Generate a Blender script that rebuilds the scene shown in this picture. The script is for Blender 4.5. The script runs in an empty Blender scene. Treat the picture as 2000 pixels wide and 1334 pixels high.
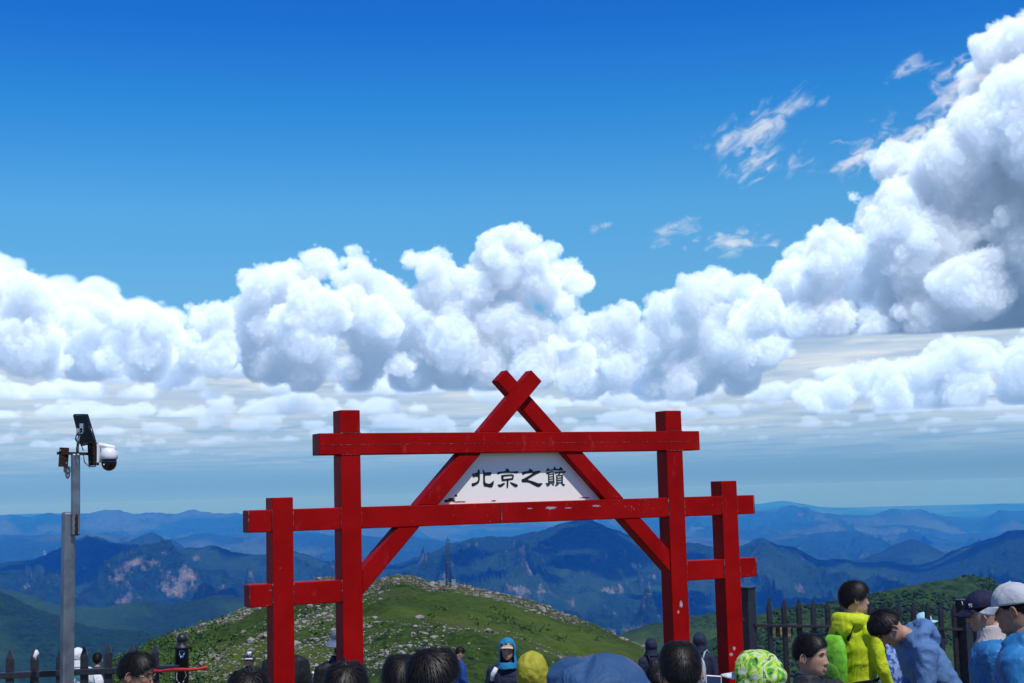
import bpy, bmesh, math, random, time
import numpy as np
from mathutils import Vector, Matrix
R=math.radians
T_0=time.time()
def lap(n): print('LAP',n,round(time.time()-T_0,1))
sc=bpy.context.scene
COL=sc.collection
# ---------------------------------------------------------------- camera
F_PX=2778.0; PITCH=0.1051; ROLL=0.0267; CAMZ=2.40
cp,sp=math.cos(PITCH),math.sin(PITCH); cr,sr=math.cos(ROLL),math.sin(ROLL)
FWD=Vector((0,cp,sp)); RI0=Vector((1,0,0)); UP0=Vector((0,-sp,cp))
RIGHT=RI0*cr-UP0*sr; UP=RI0*sr+UP0*cr
cam=bpy.data.cameras.new('camera'); cam.sensor_width=36; cam.lens=F_PX*36/2000; cam.clip_start=0.1; cam.clip_end=400000
camo=bpy.data.objects.new('camera',cam); COL.objects.link(camo)
M=Matrix((RIGHT,UP,-FWD)).transposed().to_4x4(); M.translation=(0,0,CAMZ); camo.matrix_world=M
sc.camera=camo
def at(x,y,Y):
    """world point seen at photo pixel (x,y) at depth Y metres north of the camera"""
    d=FWD*F_PX+RIGHT*(x-1000)-UP*(y-667)
    return Vector((0,0,CAMZ))+d*(Y/d.y)
# ---------------------------------------------------------------- light
SUN_EL,SUN_AZ=R(60),R(180-26.6-4)   # azimuth clockwise from +Y (north): sun behind the camera, to the right
sd=Vector((math.sin(SUN_AZ)*math.cos(SUN_EL),math.cos(SUN_AZ)*math.cos(SUN_EL),math.sin(SUN_EL)))
w=bpy.data.worlds.new('World'); sc.world=w; w.use_nodes=True
nt=w.node_tree; bg=nt.nodes['Background']
sky=nt.nodes.new('ShaderNodeTexSky'); sky.sky_type='NISHITA'; sky.sun_disc=False
sky.sun_elevation=SUN_EL; sky.sun_rotation=SUN_AZ; sky.altitude=2300; sky.air_density=0.6; sky.dust_density=0.0; sky.ozone_density=3.0
# colour of clear mountain air by height above the horizon (deep saturated blue overhead, softer low down), scales the sky texture
tcw=nt.nodes.new('ShaderNodeTexCoord'); sx=nt.nodes.new('ShaderNodeSeparateXYZ'); nt.links.new(tcw.outputs['Generated'],sx.inputs[0])
rp=nt.nodes.new('ShaderNodeValToRGB'); nt.links.new(sx.outputs['Z'],rp.inputs[0])
_l=lambda c: c/12.92 if c<=.04045 else ((c+.055)/1.055)**2.4
_want=[(0.0,(123,169,204)),(0.4,(117,165,204)),(1.65,(108,164,209)),(4.1,(112,174,220)),(8.2,(104,176,227)),(11.4,(86,166,226)),(15.3,(48,139,218)),(18.7,(30,112,207)),(30,(18,84,182)),(60,(14,66,150))]
_have=[(214,237,242),(206,234,246),(179,213,241),(143,179,222),(111,143,190),(95,125,170),(83,110,153),(75,100,140),(64,86,122),(56,76,108)]
while len(rp.color_ramp.elements)<len(_want): rp.color_ramp.elements.new(.5)
for e,(el,c),h in zip(rp.color_ramp.elements,_want,_have):
    e.position=math.sin(R(el)); e.color=(*[_l(x/255)/_l(y/255)/2.6 for x,y in zip(c,h)],1)
vm=nt.nodes.new('ShaderNodeVectorMath'); vm.operation='MULTIPLY'; nt.links.new(sky.outputs[0],vm.inputs[0]); nt.links.new(rp.outputs[0],vm.inputs[1])
v2=nt.nodes.new('ShaderNodeVectorMath'); v2.operation='SCALE'; v2.inputs['Scale'].default_value=2.6; nt.links.new(vm.outputs[0],v2.inputs[0])
nt.links.new(v2.outputs[0],bg.inputs[0]); bg.inputs[1].default_value=0.10
sl=bpy.data.lights.new('sun','SUN'); sl.energy=3.9; sl.angle=R(0.5); sl.color=(1,0.96,0.90)
so=bpy.data.objects.new('sun',sl); COL.objects.link(so); so.rotation_euler=sd.to_track_quat('Z','Y').to_euler(); so.location=(20,-40,60)
vs=sc.view_settings; vs.view_transform='Standard'; vs.look='None'; vs.exposure=0; vs.gamma=1
sc.cycles.use_denoising=True
try: sc.cycles.denoiser='OPENIMAGEDENOISE'
except Exception as e: print(e)
sc.cycles.max_bounces=28; sc.cycles.volume_bounces=28; sc.cycles.diffuse_bounces=3; sc.cycles.glossy_bounces=3; sc.cycles.transmission_bounces=6; sc.cycles.transparent_max_bounces=24
sc.cycles.sample_clamp_indirect=8
sc.cycles.volume_max_steps=96
# ---------------------------------------------------------------- helpers
def tag(o,label=None,cat=None,group=None,kind=None):
    if label: o['label']=label
    if cat: o['category']=cat
    if group: o['group']=group
    if kind: o['kind']=kind
    return o
def mesh_np(name,V,F,mat=None,smooth=False,parent=None):
    V=np.asarray(V,dtype=np.float32); F=np.asarray(F,dtype=np.int32)
    me=bpy.data.meshes.new(name); k=F.shape[1]; n=len(F)
    me.vertices.add(len(V)); me.vertices.foreach_set('co',V.ravel())
    me.loops.add(n*k); me.loops.foreach_set('vertex_index',F.ravel())
    me.polygons.add(n); me.polygons.foreach_set('loop_start',np.arange(0,n*k,k,dtype=np.int32))
    try: me.polygons.foreach_set('loop_total',np.full(n,k,dtype=np.int32))
    except Exception: pass
    me.polygons.foreach_set('use_smooth',np.full(n,smooth,dtype=bool))
    me.update(calc_edges=True); me.validate()
    if mat: me.materials.append(mat)
    o=bpy.data.objects.new(name,me); COL.objects.link(o)
    if parent: o.parent=parent
    return o
def empty(name,loc=(0,0,0),rz=0):
    o=bpy.data.objects.new(name,None); COL.objects.link(o); o.location=loc; o.rotation_euler=(0,0,rz); return o
class MB:
    """collects vertices and polygons of one mesh"""
    def __init__(s): s.v=[];s.f=[];s.sm=[]
    def add(s,v,f,smooth=False):
        b=len(s.v); s.v+= [tuple(map(float,x)) for x in v]; s.f+=[tuple(int(i)+b for i in q) for q in f]; s.sm+=[smooth]*len(f); return s
    def box(s,c,d,M=None,bev=0.0):
        hx,hy,hz=d[0]/2,d[1]/2,d[2]/2; c=Vector(c)
        if bev>0:
            bm=bmesh.new(); bmesh.ops.create_cube(bm,size=1); bmesh.ops.scale(bm,vec=d,verts=bm.verts)
            bmesh.ops.bevel(bm,geom=bm.edges[:],offset=bev,segments=2,affect='EDGES',profile=.5)
            vs_=[x.co.copy() for x in bm.verts]; bm.verts.index_update(); fs=[[q.index for q in f.verts] for f in bm.faces]; bm.free()
        else:
            vs_=[Vector((x,y,z)) for x in(-hx,hx) for y in(-hy,hy) for z in(-hz,hz)]
            fs=[(0,1,3,2),(4,6,7,5),(0,4,5,1),(2,3,7,6),(0,2,6,4),(1,5,7,3)]
        return s.add([(M@v if M else v)+c for v in vs_],fs)
    def tube(s,pts,r,n=8,closed=True,smooth=True,squash=None):
        pts=[Vector(p) for p in pts]; rr=r if hasattr(r,'__len__') else [r]*len(pts)
        V=[];Fc=[];up=None
        for i,p in enumerate(pts):
            t=(pts[min(i+1,len(pts)-1)]-pts[max(i-1,0)]).normalized()
            if up is None: up=Vector((0,0,1)) if abs(t.z)<.9 else Vector((0,1,0))
            a=t.cross(up); a=a.normalized() if a.length>1e-6 else Vector((1,0,0)); b=a.cross(t).normalized(); up=b
            q=squash[i] if squash else 1.0
            for k in range(n):
                an=2*math.pi*k/n; V.append(p+a*(math.cos(an)*rr[i])+b*(math.sin(an)*rr[i]*q))
        for i in range(len(pts)-1):
            for k in range(n): Fc.append((i*n+k,i*n+(k+1)%n,(i+1)*n+(k+1)%n,(i+1)*n+k))
        if closed: Fc.append(tuple(range(n-1,-1,-1))); Fc.append(tuple((len(pts)-1)*n+k for k in range(n)))
        return s.add(V,Fc,smooth)
    def lathe(s,prof,c,n=16,M=None,smooth=True):
        V=[];Fc=[];c=Vector(c)
        for (r,z) in prof:
            for k in range(n):
                a=2*math.pi*k/n; v=Vector((r*math.cos(a),r*math.sin(a),z)); V.append((M@v if M else v)+c)
        for i in range(len(prof)-1):
            for k in range(n): Fc.append((i*n+k,i*n+(k+1)%n,(i+1)*n+(k+1)%n,(i+1)*n+k))
        Fc.append(tuple(range(n-1,-1,-1))); Fc.append(tuple((len(prof)-1)*n+k for k in range(n)))
        return s.add(V,Fc,smooth)
    def ell(s,c,r,M=None,nu=12,nv=8):
        V=[];Fc=[];c=Vector(c)
        for j in range(nv+1):
            th=math.pi*j/nv
            for i in range(nu):
                a=2*math.pi*i/nu; v=Vector((r[0]*math.sin(th)*math.cos(a),r[1]*math.sin(th)*math.sin(a),r[2]*math.cos(th))); V.append((M@v if M else v)+c)
        for j in range(nv):
            for i in range(nu): Fc.append((j*nu+i,(j+1)*nu+i,(j+1)*nu+(i+1)%nu,j*nu+(i+1)%nu))
        return s.add(V,Fc,True)
    def build(s,name,mat=None,parent=None,merge=True):
        me=bpy.data.meshes.new(name); me.from_pydata(s.v,[],s.f); me.polygons.foreach_set('use_smooth',s.sm)
        me.update(); 
        if mat: me.materials.append(mat)
        o=bpy.data.objects.new(name,me); COL.objects.link(o)
        if parent: o.parent=parent
        return o
# ---- hashed noise in numpy
def _h(ix,iy,iz,seed):
    n=(ix.astype(np.int64)*374761393+iy.astype(np.int64)*668265263+iz.astype(np.int64)*2147483647+seed*1274126177)&0xffffffff
    n=((n^(n>>13))*1274126177)&0xffffffff; n=((n^(n>>16))*2246822519)&0xffffffff
    return ((n^(n>>15))&0xffffff)/float(0xffffff)
def vnoise(x,y,z=None,seed=0):
    if z is None: z=np.zeros_like(x)
    ix,iy,iz=np.floor(x),np.floor(y),np.floor(z); fx,fy,fz=x-ix,y-iy,z-iz
    u=fx*fx*fx*(fx*(fx*6-15)+10);v=fy*fy*fy*(fy*(fy*6-15)+10);w=fz*fz*(3-2*fz)
    def c(a,b,d): return _h(ix+a,iy+b,iz+d,seed)
    r=0
    x0=(c(0,0,0)*(1-u)+c(1,0,0)*u)*(1-v)+(c(0,1,0)*(1-u)+c(1,1,0)*u)*v
    if not np.any(fz): return x0*2-1
    x1=(c(0,0,1)*(1-u)+c(1,0,1)*u)*(1-v)+(c(0,1,1)*(1-u)+c(1,1,1)*u)*v
    return (x0*(1-w)+x1*w)*2-1
def fbm(x,y,z=None,oct=5,seed=0,gain=.5,lac=2.03):
    a=1.;s=0;n=0;f=1.
    for o in range(oct):
        s=s+a*vnoise(x*f,y*f,None if z is None else z*f,seed+o*17); n+=a; a*=gain; f*=lac
    return s/n
def ridged(x,y,oct=5,seed=0,gain=.5,lac=2.07):
    a=1.;s=0;n=0;f=1.;prev=1.
    for o in range(oct):
        r=1-np.abs(vnoise(x*f+o*3.1,y*f-o*5.7,None,seed+o*13)*1.6); r=np.clip(r,0,1)**2
        s=s+a*r*prev; n+=a; prev=np.clip(r*1.2,0.25,1); a*=gain; f*=lac
    return s/n
def smooth01(x): x=np.clip(x,0,1); return x*x*(3-2*x)
# ---- materials
MATS={}
def pmat(name,col,rough=.6,spec=.5,metal=0.,var=0.,vscale=20.,bump=0.,bscale=60.,coat=0.,col2=None,thr=(.45,.62),det=5.,sheen=0.,bdist=.01):
    """principled material: base colour with optional noise mix to a second real colour, and bump"""
    if name in MATS: return MATS[name]
    m=bpy.data.materials.new(name); m.use_nodes=True; n=m.node_tree; b=n.nodes['Principled BSDF']
    b.inputs['Base Color'].default_value=(*col,1); b.inputs['Roughness'].default_value=rough; b.inputs['Specular IOR Level'].default_value=spec; b.inputs['Metallic'].default_value=metal
    b.inputs['Coat Weight'].default_value=coat; b.inputs['Coat Roughness'].default_value=.15
    if sheen: b.inputs['Sheen Weight'].default_value=sheen
    tc=n.nodes.new('ShaderNodeTexCoord')
    if var or col2:
        no=n.nodes.new('ShaderNodeTexNoise'); no.inputs['Scale'].default_value=vscale; no.inputs['Detail'].default_value=det; no.inputs['Roughness'].default_value=.6; n.links.new(tc.outputs['Object'],no.inputs['Vector'])
        mr=n.nodes.new('ShaderNodeMapRange'); mr.inputs[1].default_value=thr[0]; mr.inputs[2].default_value=thr[1]; n.links.new(no.outputs['Fac'],mr.inputs[0])
        mx=n.nodes.new('ShaderNodeMix'); mx.data_type='RGBA'; n.links.new(mr.outputs[0],mx.inputs[0])
        c2=col2 or tuple(c*(1-var) for c in col); c1=col if col2 else tuple(c*(1+var) for c in col)
        mx.inputs[6].default_value=(*c1,1); mx.inputs[7].default_value=(*c2,1); n.links.new(mx.outputs[2],b.inputs['Base Color'])
    if bump:
        n2=n.nodes.new('ShaderNodeTexNoise'); n2.inputs['Scale'].default_value=bscale; n2.inputs['Detail'].default_value=4; n.links.new(tc.outputs['Object'],n2.inputs['Vector'])
        bp=n.nodes.new('ShaderNodeBump'); bp.inputs['Strength'].default_value=bump; bp.inputs['Distance'].default_value=bdist; n.links.new(n2.outputs['Fac'],bp.inputs['Height']); n.links.new(bp.outputs[0],b.inputs['Normal'])
    MATS[name]=m; return m
# ---------------------------------------------------------------- clouds: a small ray-marcher over procedural density fields, baked to a sky map
SKW,SKH=1600,825; SKA=2*math.pi/7; TEX=SKA/SKW; EL0=-0.012   # map covers 360/7 degrees of azimuth and repeats mirrored round the compass
def az_el(x,y):
    d=(at(x,y,1000.)-Vector((0,0,CAMZ))).normalized(); return math.atan2(d.x,d.y),math.asin(d.z)
def to_tex(x,y):
    a,e=az_el(x,y); return a/TEX+SKW/2,(e-EL0)/TEX
PPT=TEX*F_PX       # photo pixels per texel
def _taps(n,per,off):
    """cubic B-spline taps: n samples over a lattice with 'per' samples per cell"""
    t=np.arange(n)/per+off; i=np.floor(t).astype(int); f=t-i
    return i,np.stack([(1-f)**3/6,(3*f**3-6*f**2+4)/6,(-3*f**3+3*f**2+3*f+1)/6,f**3/6],0).astype(np.float32),i[-1]+4
def lattice3(shape,per,rng,dz):
    """smooth random field, widened one axis at a time (small axes first)"""
    T=[_taps(n,p,rng.uniform(0,1)) for n,p in zip(shape,(per/dz,per,per))]
    L=rng.uniform(-1.7,1.7,size=tuple(t[2] for t in T)).astype(np.float32)
    for ax in (2,1,0):
        i,w,_=T[ax]; sh=[1,1,1]; sh[ax]=-1; o=None
        for k in range(4):
            g=np.take(L,i+k,axis=ax); g*=w[k].reshape(sh); o=g if o is None else np.add(o,g,out=o)
        L=o
    return L
SUNL=np.array([sd.x,sd.z,sd.y])          # right, up, away
def march(D,lobes,seed,base=None,kids=9,dz=5.0,warp=8.,bil=.40,p0=24.,gain=.68,edge=3.4,sig=.085,flat=1.,ddep=.03,haze=0.,soft=1.,amb=1.,blend=3.,grow=2.2,oct=5,split=True):
    """returns (x0,y0,rgb premultiplied,alpha) in map texels. lobes in photo pixels at distance D"""
    rng=np.random.default_rng(seed); C=[];Rr=[];k3=F_PX*ddep/PPT
    if split: lobes=[(x+rng.uniform(-.5,.5)*r*(j>0),y+rng.uniform(-.42,.42)*r*(j>0),r*(.80 if j==0 else rng.uniform(.45,.72))) for (x,y,r) in lobes for j in range(4)]
    for (x,y,r) in lobes:
        u,v=to_tex(x,y); c=np.array([u,v,rng.uniform(-1,1)*k3]); r=r/PPT; C.append(c);Rr.append(r*.95)
        for k in range(kids):
            d=rng.normal(size=3); d[1]=abs(d[1])*1.1-.05; d[2]=d[2]*.6-.1; d/=np.linalg.norm(d); q=r*rng.uniform(.12,.38)*(1+.3*rng.uniform()); C.append(c+d*r*rng.uniform(.68,1.05)*np.array([1,flat,1]));Rr.append(q)
    C=np.array(C);Rr=np.array(Rr); pad=12
    x0,x1=int((C[:,0]-Rr).min()-pad),int((C[:,0]+Rr).max()+pad); y0,y1=int((C[:,1]-Rr*flat).min()-pad),int((C[:,1]+Rr*flat).max()+pad); z0,z1=(C[:,2]-Rr).min()-pad,(C[:,2]+Rr).max()+pad
    x0=max(x0,-30); x1=min(x1,SKW+30)
    if base is not None: y0=max(y0,int(base-8))
    nx,ny,nz=x1-x0,y1-y0,int((z1-z0)/dz)+1
    Fd=np.full((nz,ny,nx),math.exp(-12.),np.float32)
    gx=np.arange(x0,x1,dtype=np.float32)+.5; gy=np.arange(y0,y1,dtype=np.float32)+.5; gz=(z0+np.arange(nz)*dz).astype(np.float32)
    for (cx,cy,cz),r in zip(C,Rr):
        e=r+blend*3.5
        a,b=np.searchsorted(gx,[cx-e,cx+e]); c_,d_=np.searchsorted(gy,[cy-e*flat-2,cy+e*flat+2]); f_,g_=np.searchsorted(gz,[cz-e,cz+e])
        if b<=a or d_<=c_ or g_<=f_: continue
        dd=np.sqrt(((gx[a:b]-cx)**2)[None,None]+(((gy[c_:d_]-cy)/flat)**2)[None,:,None]+((gz[f_:g_]-cz)**2)[:,None,None])
        Fd[f_:g_,c_:d_,a:b]+=np.exp(np.minimum((r-dd)/blend,9.))
    np.log(Fd,out=Fd); Fd*=blend; Fd+=grow
    Fd+=warp*lattice3(Fd.shape,p0*2.3,rng,dz)
    per=p0; a=p0*bil
    for o in range(oct):
        n=np.abs(lattice3(Fd.shape,per,rng,dz)); n-=.42; n*=a; Fd+=n; per*=.48; a*=gain
        if per<1.8: break
    dn=np.clip(Fd/edge,0,1); del Fd; dn*=dn*(3-2*dn)
    if base is not None:
        bl=base+lattice3((1,ny,nx),38.,rng,1.)[0].mean(0)*3.5
        dn*=np.clip((gy[None,:,None]-bl[None,None,:])/6.,0,1)
    dn*=sig
    # optical depth towards the sun, swept row by row from the top
    OD=np.zeros_like(dn); sxs=SUNL[0]/SUNL[1]; szs=SUNL[2]/SUNL[1]/dz; ln=1/SUNL[1]
    cur=np.zeros((nz,nx),np.float32); kx=int(math.floor(sxs)); fx=np.float32(sxs-kx); kz=int(math.floor(szs)); fz=np.float32(szs-kz)
    def sh(a,k,ax):
        if k==0: return a
        b=np.zeros_like(a); s=[slice(None)]*2; t=[slice(None)]*2
        if k>0: s[ax]=slice(k,None); t[ax]=slice(0,-k)
        else: s[ax]=slice(0,k); t[ax]=slice(-k,None)
        b[tuple(t)]=a[tuple(s)]; return b
    for j in range(ny-1,-1,-1):
        if j<ny-1:
            p=cur+dn[:,j+1]*np.float32(ln); p=sh(p,kx,1)*(1-fx)+sh(p,kx+1,1)*fx; cur=sh(p,kz,0)*(1-fz)+sh(p,kz+1,0)*fz
        OD[:,j]=cur
    UP=np.cumsum(dn[:,::-1],axis=1)[:,::-1]; DN=np.cumsum(dn,axis=1)
    # several damped orders of scattering stand in for the many bounces inside a cloud
    T=np.ones((ny,nx),np.float32); acc=np.zeros((3,ny,nx),np.float32)
    sunc=np.array([1.0,.985,.96])*1.05; deepc=np.array([.86,.96,1.10]); skyc=np.array([.26,.45,.80])*.82; grc=np.array([.14,.31,.58])
    for k in range(nz):
        m=(dn[k]>1e-4)&(T>.004)
        if not m.any(): continue
        d=dn[k][m]; od=OD[k][m]; up=UP[k][m]; al=1-np.exp(-d*dz); t=T[m]; w=t*al
        e1=np.exp(-od*.10*soft); e4=e1**4
        S=.40*np.exp(-od*1.0)+.12*e4; S2=.26*e4+.22*e1; A=(.42*np.exp(-up*.22)+.40*np.exp(-up*.035)+.10)*amb; G=.32*np.exp(-DN[k][m]*.10)*amb
        for c in range(3): acc[c][m]+=w*(S*sunc[c]+S2*deepc[c]+A*skyc[c]+G*grc[c])
        T[m]=t*(1-al)
    al=1-T
    if haze>0:
        hz=np.array([.115,.33,.60])
        for c in range(3): acc[c]=acc[c]*(1-haze)+hz[c]*haze*al
    return x0,y0,acc,al
SKY=np.zeros((4,SKH,SKW),np.float32)
def over(L,fade=1.0):
    x0,y0,acc,al=L; ny,nx=al.shape
    X0,X1=max(x0,0),min(x0+nx,SKW); Y0,Y1=max(y0,0),min(y0+ny,SKH)
    if X1<=X0 or Y1<=Y0: return
    s=(slice(Y0-y0,Y1-y0),slice(X0-x0,X1-x0)); a=al[s]*fade
    for c in range(3): SKY[c,Y0:Y1,X0:X1]=SKY[c,Y0:Y1,X0:X1]*(1-a)+acc[c][s]*fade
    SKY[3,Y0:Y1,X0:X1]=SKY[3,Y0:Y1,X0:X1]*(1-a)+a
def ybase(x,y): return to_tex(x,y)[1]
_tc=time.time()
_r=np.random.default_rng(4)
# broken sheet of flat cloud seen edge-on towards the horizon (plane at cloud-base height, so it foreshortens)
NR=int((.135-EL0)/TEX); _e=EL0+(np.arange(NR)+.5)*TEX; _a=(np.arange(SKW)+.5-SKW/2)*TEX; AA,EE=np.meshgrid(_a,_e)
_rr=1750./np.tan(np.maximum(EE,.012)); PX,PY=_rr*np.sin(AA)/1000,_rr*np.cos(AA)/1000
for amt,sc_,sd_,lo,hi in ((.95,8.,3,-.75,-.25),(.85,3.0,9,-.22,.12)):
    n0=fbm(PX/sc_+7.3,PY/(sc_*1.6)+sd_,EE*26,oct=5,seed=sd_,gain=.52); n1=fbm((PX)/sc_+7.3,(PY)/(sc_*1.6)+sd_,(EE+.005)*26,oct=5,seed=sd_,gain=.52)
    cov=smooth01((n0-lo)/(hi-lo))*smooth01((EE-.008)/.040)*smooth01((.128-EE)/.03)*amt
    lit=np.clip(.50+(n0-n1)*2.8,0,1); hz=np.clip(.66-(EE-.02)*8.5,.04,.85)
    for c,(dk,br,hc) in enumerate(((.38,.82,.20),(.54,.87,.42),(.74,.92,.66))):
        col=(dk+(br-dk)*lit)*(1-hz)+hc*hz; SKY[c][:NR]=SKY[c][:NR]*(1-cov)+col*cov
    SKY[3][:NR]=SKY[3][:NR]*(1-cov)+cov
# ranks of cumulus receding to the horizon, each a ragged bank lower and hazier than the one before
def rank(D,x0,x1,n,ya,yb,r0,r1,seed,haze,base=None,fade=1.,**k):
    rg=np.random.default_rng(seed); L=[]; ph=rg.uniform(0,6.28,4)
    for i in range(n):
        x=rg.uniform(x0,x1); top=.5+.28*math.sin(x/150.+ph[0])+.2*math.sin(x/61.+ph[1])+.12*math.sin(x/29.+ph[2]); t=rg.uniform(0,1)
        y=yb+(ya-yb)*t*max(.12,min(1,top)); L.append((x,y-.0267*(x-1000),rg.uniform(r0,r1)*(1.15-.5*t)))
    bt=None if base is None else (math.atan((963-base)/F_PX)-EL0)/TEX
    over(march(D,L,seed,bt,kids=6,dz=5.5,bil=.42,warp=8.,p0=17.,edge=9.,sig=.11,flat=.5,ddep=.015,haze=haze,oct=4,gain=.66,blend=2.,grow=1.2,amb=.85,split=False,**k),fade)
rank(52000,-250,2250,80,846,874,13,24,201,.52,878,.62)
rank(44000,-250,2250,90,812,856,17,32,202,.42,860,.62)
rank(37000,-250,2250,90,768,832,22,42,203,.32,838,.62)
rank(31500,-250,2250,85,715,800,28,52,204,.24,806,.8)
rank(27500,-250,2250,70,655,758,34,60,205,.14,772,.9)
# smooth anvil behind the left bank
over(march(36000,[(-110,545,100),(-20,545,85),(60,565,66),(120,590,66),(200,598,64),(280,612,56),(330,630,44),(-30,640,90),(150,650,70)],31,None,kids=10,bil=.22,p0=30.,edge=7.,sig=.06,flat=.72,haze=.06,oct=4))
over(march(24000,[(1170,640,48),(1215,625,40),(1270,610,36),(1310,592,42),(1355,585,40),(1405,570,42),(1450,575,42),(1300,660,70),(1200,695,70),(1420,665,80),(1110,690,60),(1500,670,70),(1020,720,70),(1350,730,70),(1150,740,60),(1250,740,60),(1450,735,60)],5,ybase(1250,788),haze=.12))
over(march(27000,[(1640,770,40),(1690,750,44),(1740,740,42),(1800,735,48),(1860,715,50),(1915,702,46),(1950,705,44),(2000,695,55),(2080,690,80),(1750,785,46),(1880,765,56),(1990,755,65),(1580,785,36),(1820,790,50)],6,ybase(1800,800),haze=.16))
over(march(21000,[(615,525,44),(655,520,30),(568,570,58),(500,575,48),(540,545,30),(700,520,42),(690,560,50),(745,575,50),(800,515,26),(838,512,38),(862,540,34),(872,580,42),(985,470,38),(965,505,42),(1015,475,40),(1048,510,40),(1000,545,70),(1110,545,32),(1135,560,24),(1065,555,50),(920,555,40),(1090,590,46),(930,590,50),(480,645,70),(600,660,90),(740,660,95),(880,670,90),(1020,650,80),(430,620,40),(395,632,42),(1110,640,46),(520,715,60),(700,725,65),(880,725,65),(1040,715,60),(420,700,55),(370,690,55),(340,720,50),(600,735,60),(800,735,60),(960,730,60),(1120,720,55)],1,ybase(700,770),haze=.05))
over(march(19000,[(10,600,60),(75,590,42),(100,575,26),(55,565,24),(150,640,54),(215,620,36),(245,625,36),(310,640,44),(345,665,30),(60,680,80),(180,690,80),(295,690,66),(-90,610,95),(-100,710,90),(-30,565,40)],2,ybase(150,750),haze=.04))
over(march(16500,[(610,600,42),(665,598,46),(560,622,36),(725,612,40),(640,625,50),(760,640,26),(590,575,26)],7,ybase(620,668),warp=6.,haze=.03,amb=.9))
over(march(14000,[(1990,110,80),(1930,190,70),(1955,240,90),(1890,250,40),(1868,310,88),(1790,360,80),(1730,330,44),(1722,430,82),(1640,490,68),(1600,470,34),(1565,540,70),(1505,590,56),(1700,545,90),(1830,510,110),(1950,420,130),(2090,250,190),(2090,480,170),(1900,560,100),(1600,595,66),(1455,620,40),(2010,60,44),(1965,320,85),(1905,400,80),(2030,400,110),(1990,480,110),(1480,625,46),(1550,630,50),(1630,620,60),(1720,615,70),(1820,610,80),(1930,600,90),(2040,600,100)],27,ybase(1750,655),haze=.02))
# torn fragments beside the giant cloud: thin, so density straight to cover
UU,VV=np.meshgrid(np.arange(SKW)+.5,np.arange(SKH)+.5)
for L,ang,s_,f in (([(1415,275,40),(1450,262,46),(1490,242,44),(1530,222,40),(1565,203,22),(1455,325,30),(1500,318,38),(1545,316,36),(1590,318,22),(1382,287,20),(1608,200,12)],.5,11,.78),([(1300,452,30),(1345,448,32),(1385,465,30),(1430,476,30),(1470,472,26),(1515,475,14),(1160,444,12),(1180,440,11)],.1,12,.72),([(1790,135,30),(1835,145,38),(1868,165,40),(1690,300,46),(1740,275,50),(1790,262,46),(1650,322,34),(1860,195,36)],.25,13,.85)):
    g=np.full(UU.shape,-2.)
    for x,y,r in L:
        u,v=to_tex(x,y); du,dv=UU-u,VV-v; p=(du*math.cos(ang)+dv*math.sin(ang))/1.5; q=(-du*math.sin(ang)+dv*math.cos(ang))*1.25
        g=np.maximum(g,1-np.hypot(p,q)/(r/PPT))
    m=g>-1; u,v=UU[m],VV[m]; p=(u*math.cos(ang)+v*math.sin(ang)); q=-u*math.sin(ang)+v*math.cos(ang)
    w=fbm(p/26,q/15,oct=3,seed=s_); n=fbm(p/26+w*1.2,q/11+w*1.0,oct=6,seed=s_+40,gain=.5)
    al=np.zeros(UU.shape); al[m]=f*smooth01((g[m]+n*1.3-.08)/1.9); sh=np.zeros(UU.shape); sh[m]=np.clip(.6+n*.9,0,1)
    for c,(lo,hi) in enumerate(((.62,.88),(.71,.90),(.84,.95))): SKY[c]=SKY[c]*(1-al)+(lo+(hi-lo)*sh)*al
    SKY[3]=SKY[3]*(1-al)+al
print('clouds',round(time.time()-_tc,1))
#WORLD
img=bpy.data.images.new('cloud_map',SKW,SKH,alpha=True,float_buffer=True); img.colorspace_settings.name='Non-Color'; img.alpha_mode='CHANNEL_PACKED'
img.pixels.foreach_set(np.ascontiguousarray(np.moveaxis(SKY,0,2)).ravel()); img.update()
def wn(t,**k):
    n=nt.nodes.new(t)
    for a,b in k.items(): setattr(n,a,b)
    return n
def wm(op,a,b=None):
    n=wn('ShaderNodeMath',operation=op)
    for i,v in enumerate((a,b)):
        if v is None: continue
        if isinstance(v,(int,float)): n.inputs[i].default_value=v
        else: nt.links.new(v,n.inputs[i])
    return n.outputs[0]
_az=wm('ARCTAN2',sx.outputs['X'],sx.outputs['Y']); _el=wm('ARCSINE',sx.outputs['Z'])
_u=wm('PINGPONG',wm('ADD',wm('DIVIDE',_az,SKA),8.5),1.0); _v=wm('DIVIDE',wm('SUBTRACT',_el,EL0),SKH*TEX)
cx_=wn('ShaderNodeCombineXYZ'); nt.links.new(_u,cx_.inputs[0]); nt.links.new(_v,cx_.inputs[1])
it=wn('ShaderNodeTexImage',image=img,extension='CLIP',interpolation='Cubic'); nt.links.new(cx_.outputs[0],it.inputs[0])
inv=wm('SUBTRACT',1.0,it.outputs['Alpha'])
va=wn('ShaderNodeVectorMath',operation='SCALE'); nt.links.new(v2.outputs[0],va.inputs[0]); nt.links.new(inv,va.inputs['Scale'])
vb=wn('ShaderNodeVectorMath',operation='SCALE'); nt.links.new(it.outputs['Color'],vb.inputs[0]); vb.inputs['Scale'].default_value=1/0.10
vc=wn('ShaderNodeVectorMath',operation='ADD'); nt.links.new(va.outputs[0],vc.inputs[0]); nt.links.new(vb.outputs[0],vc.inputs[1])
nt.links.new(vc.outputs[0],bg.inputs[0])
lap('sky')
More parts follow.
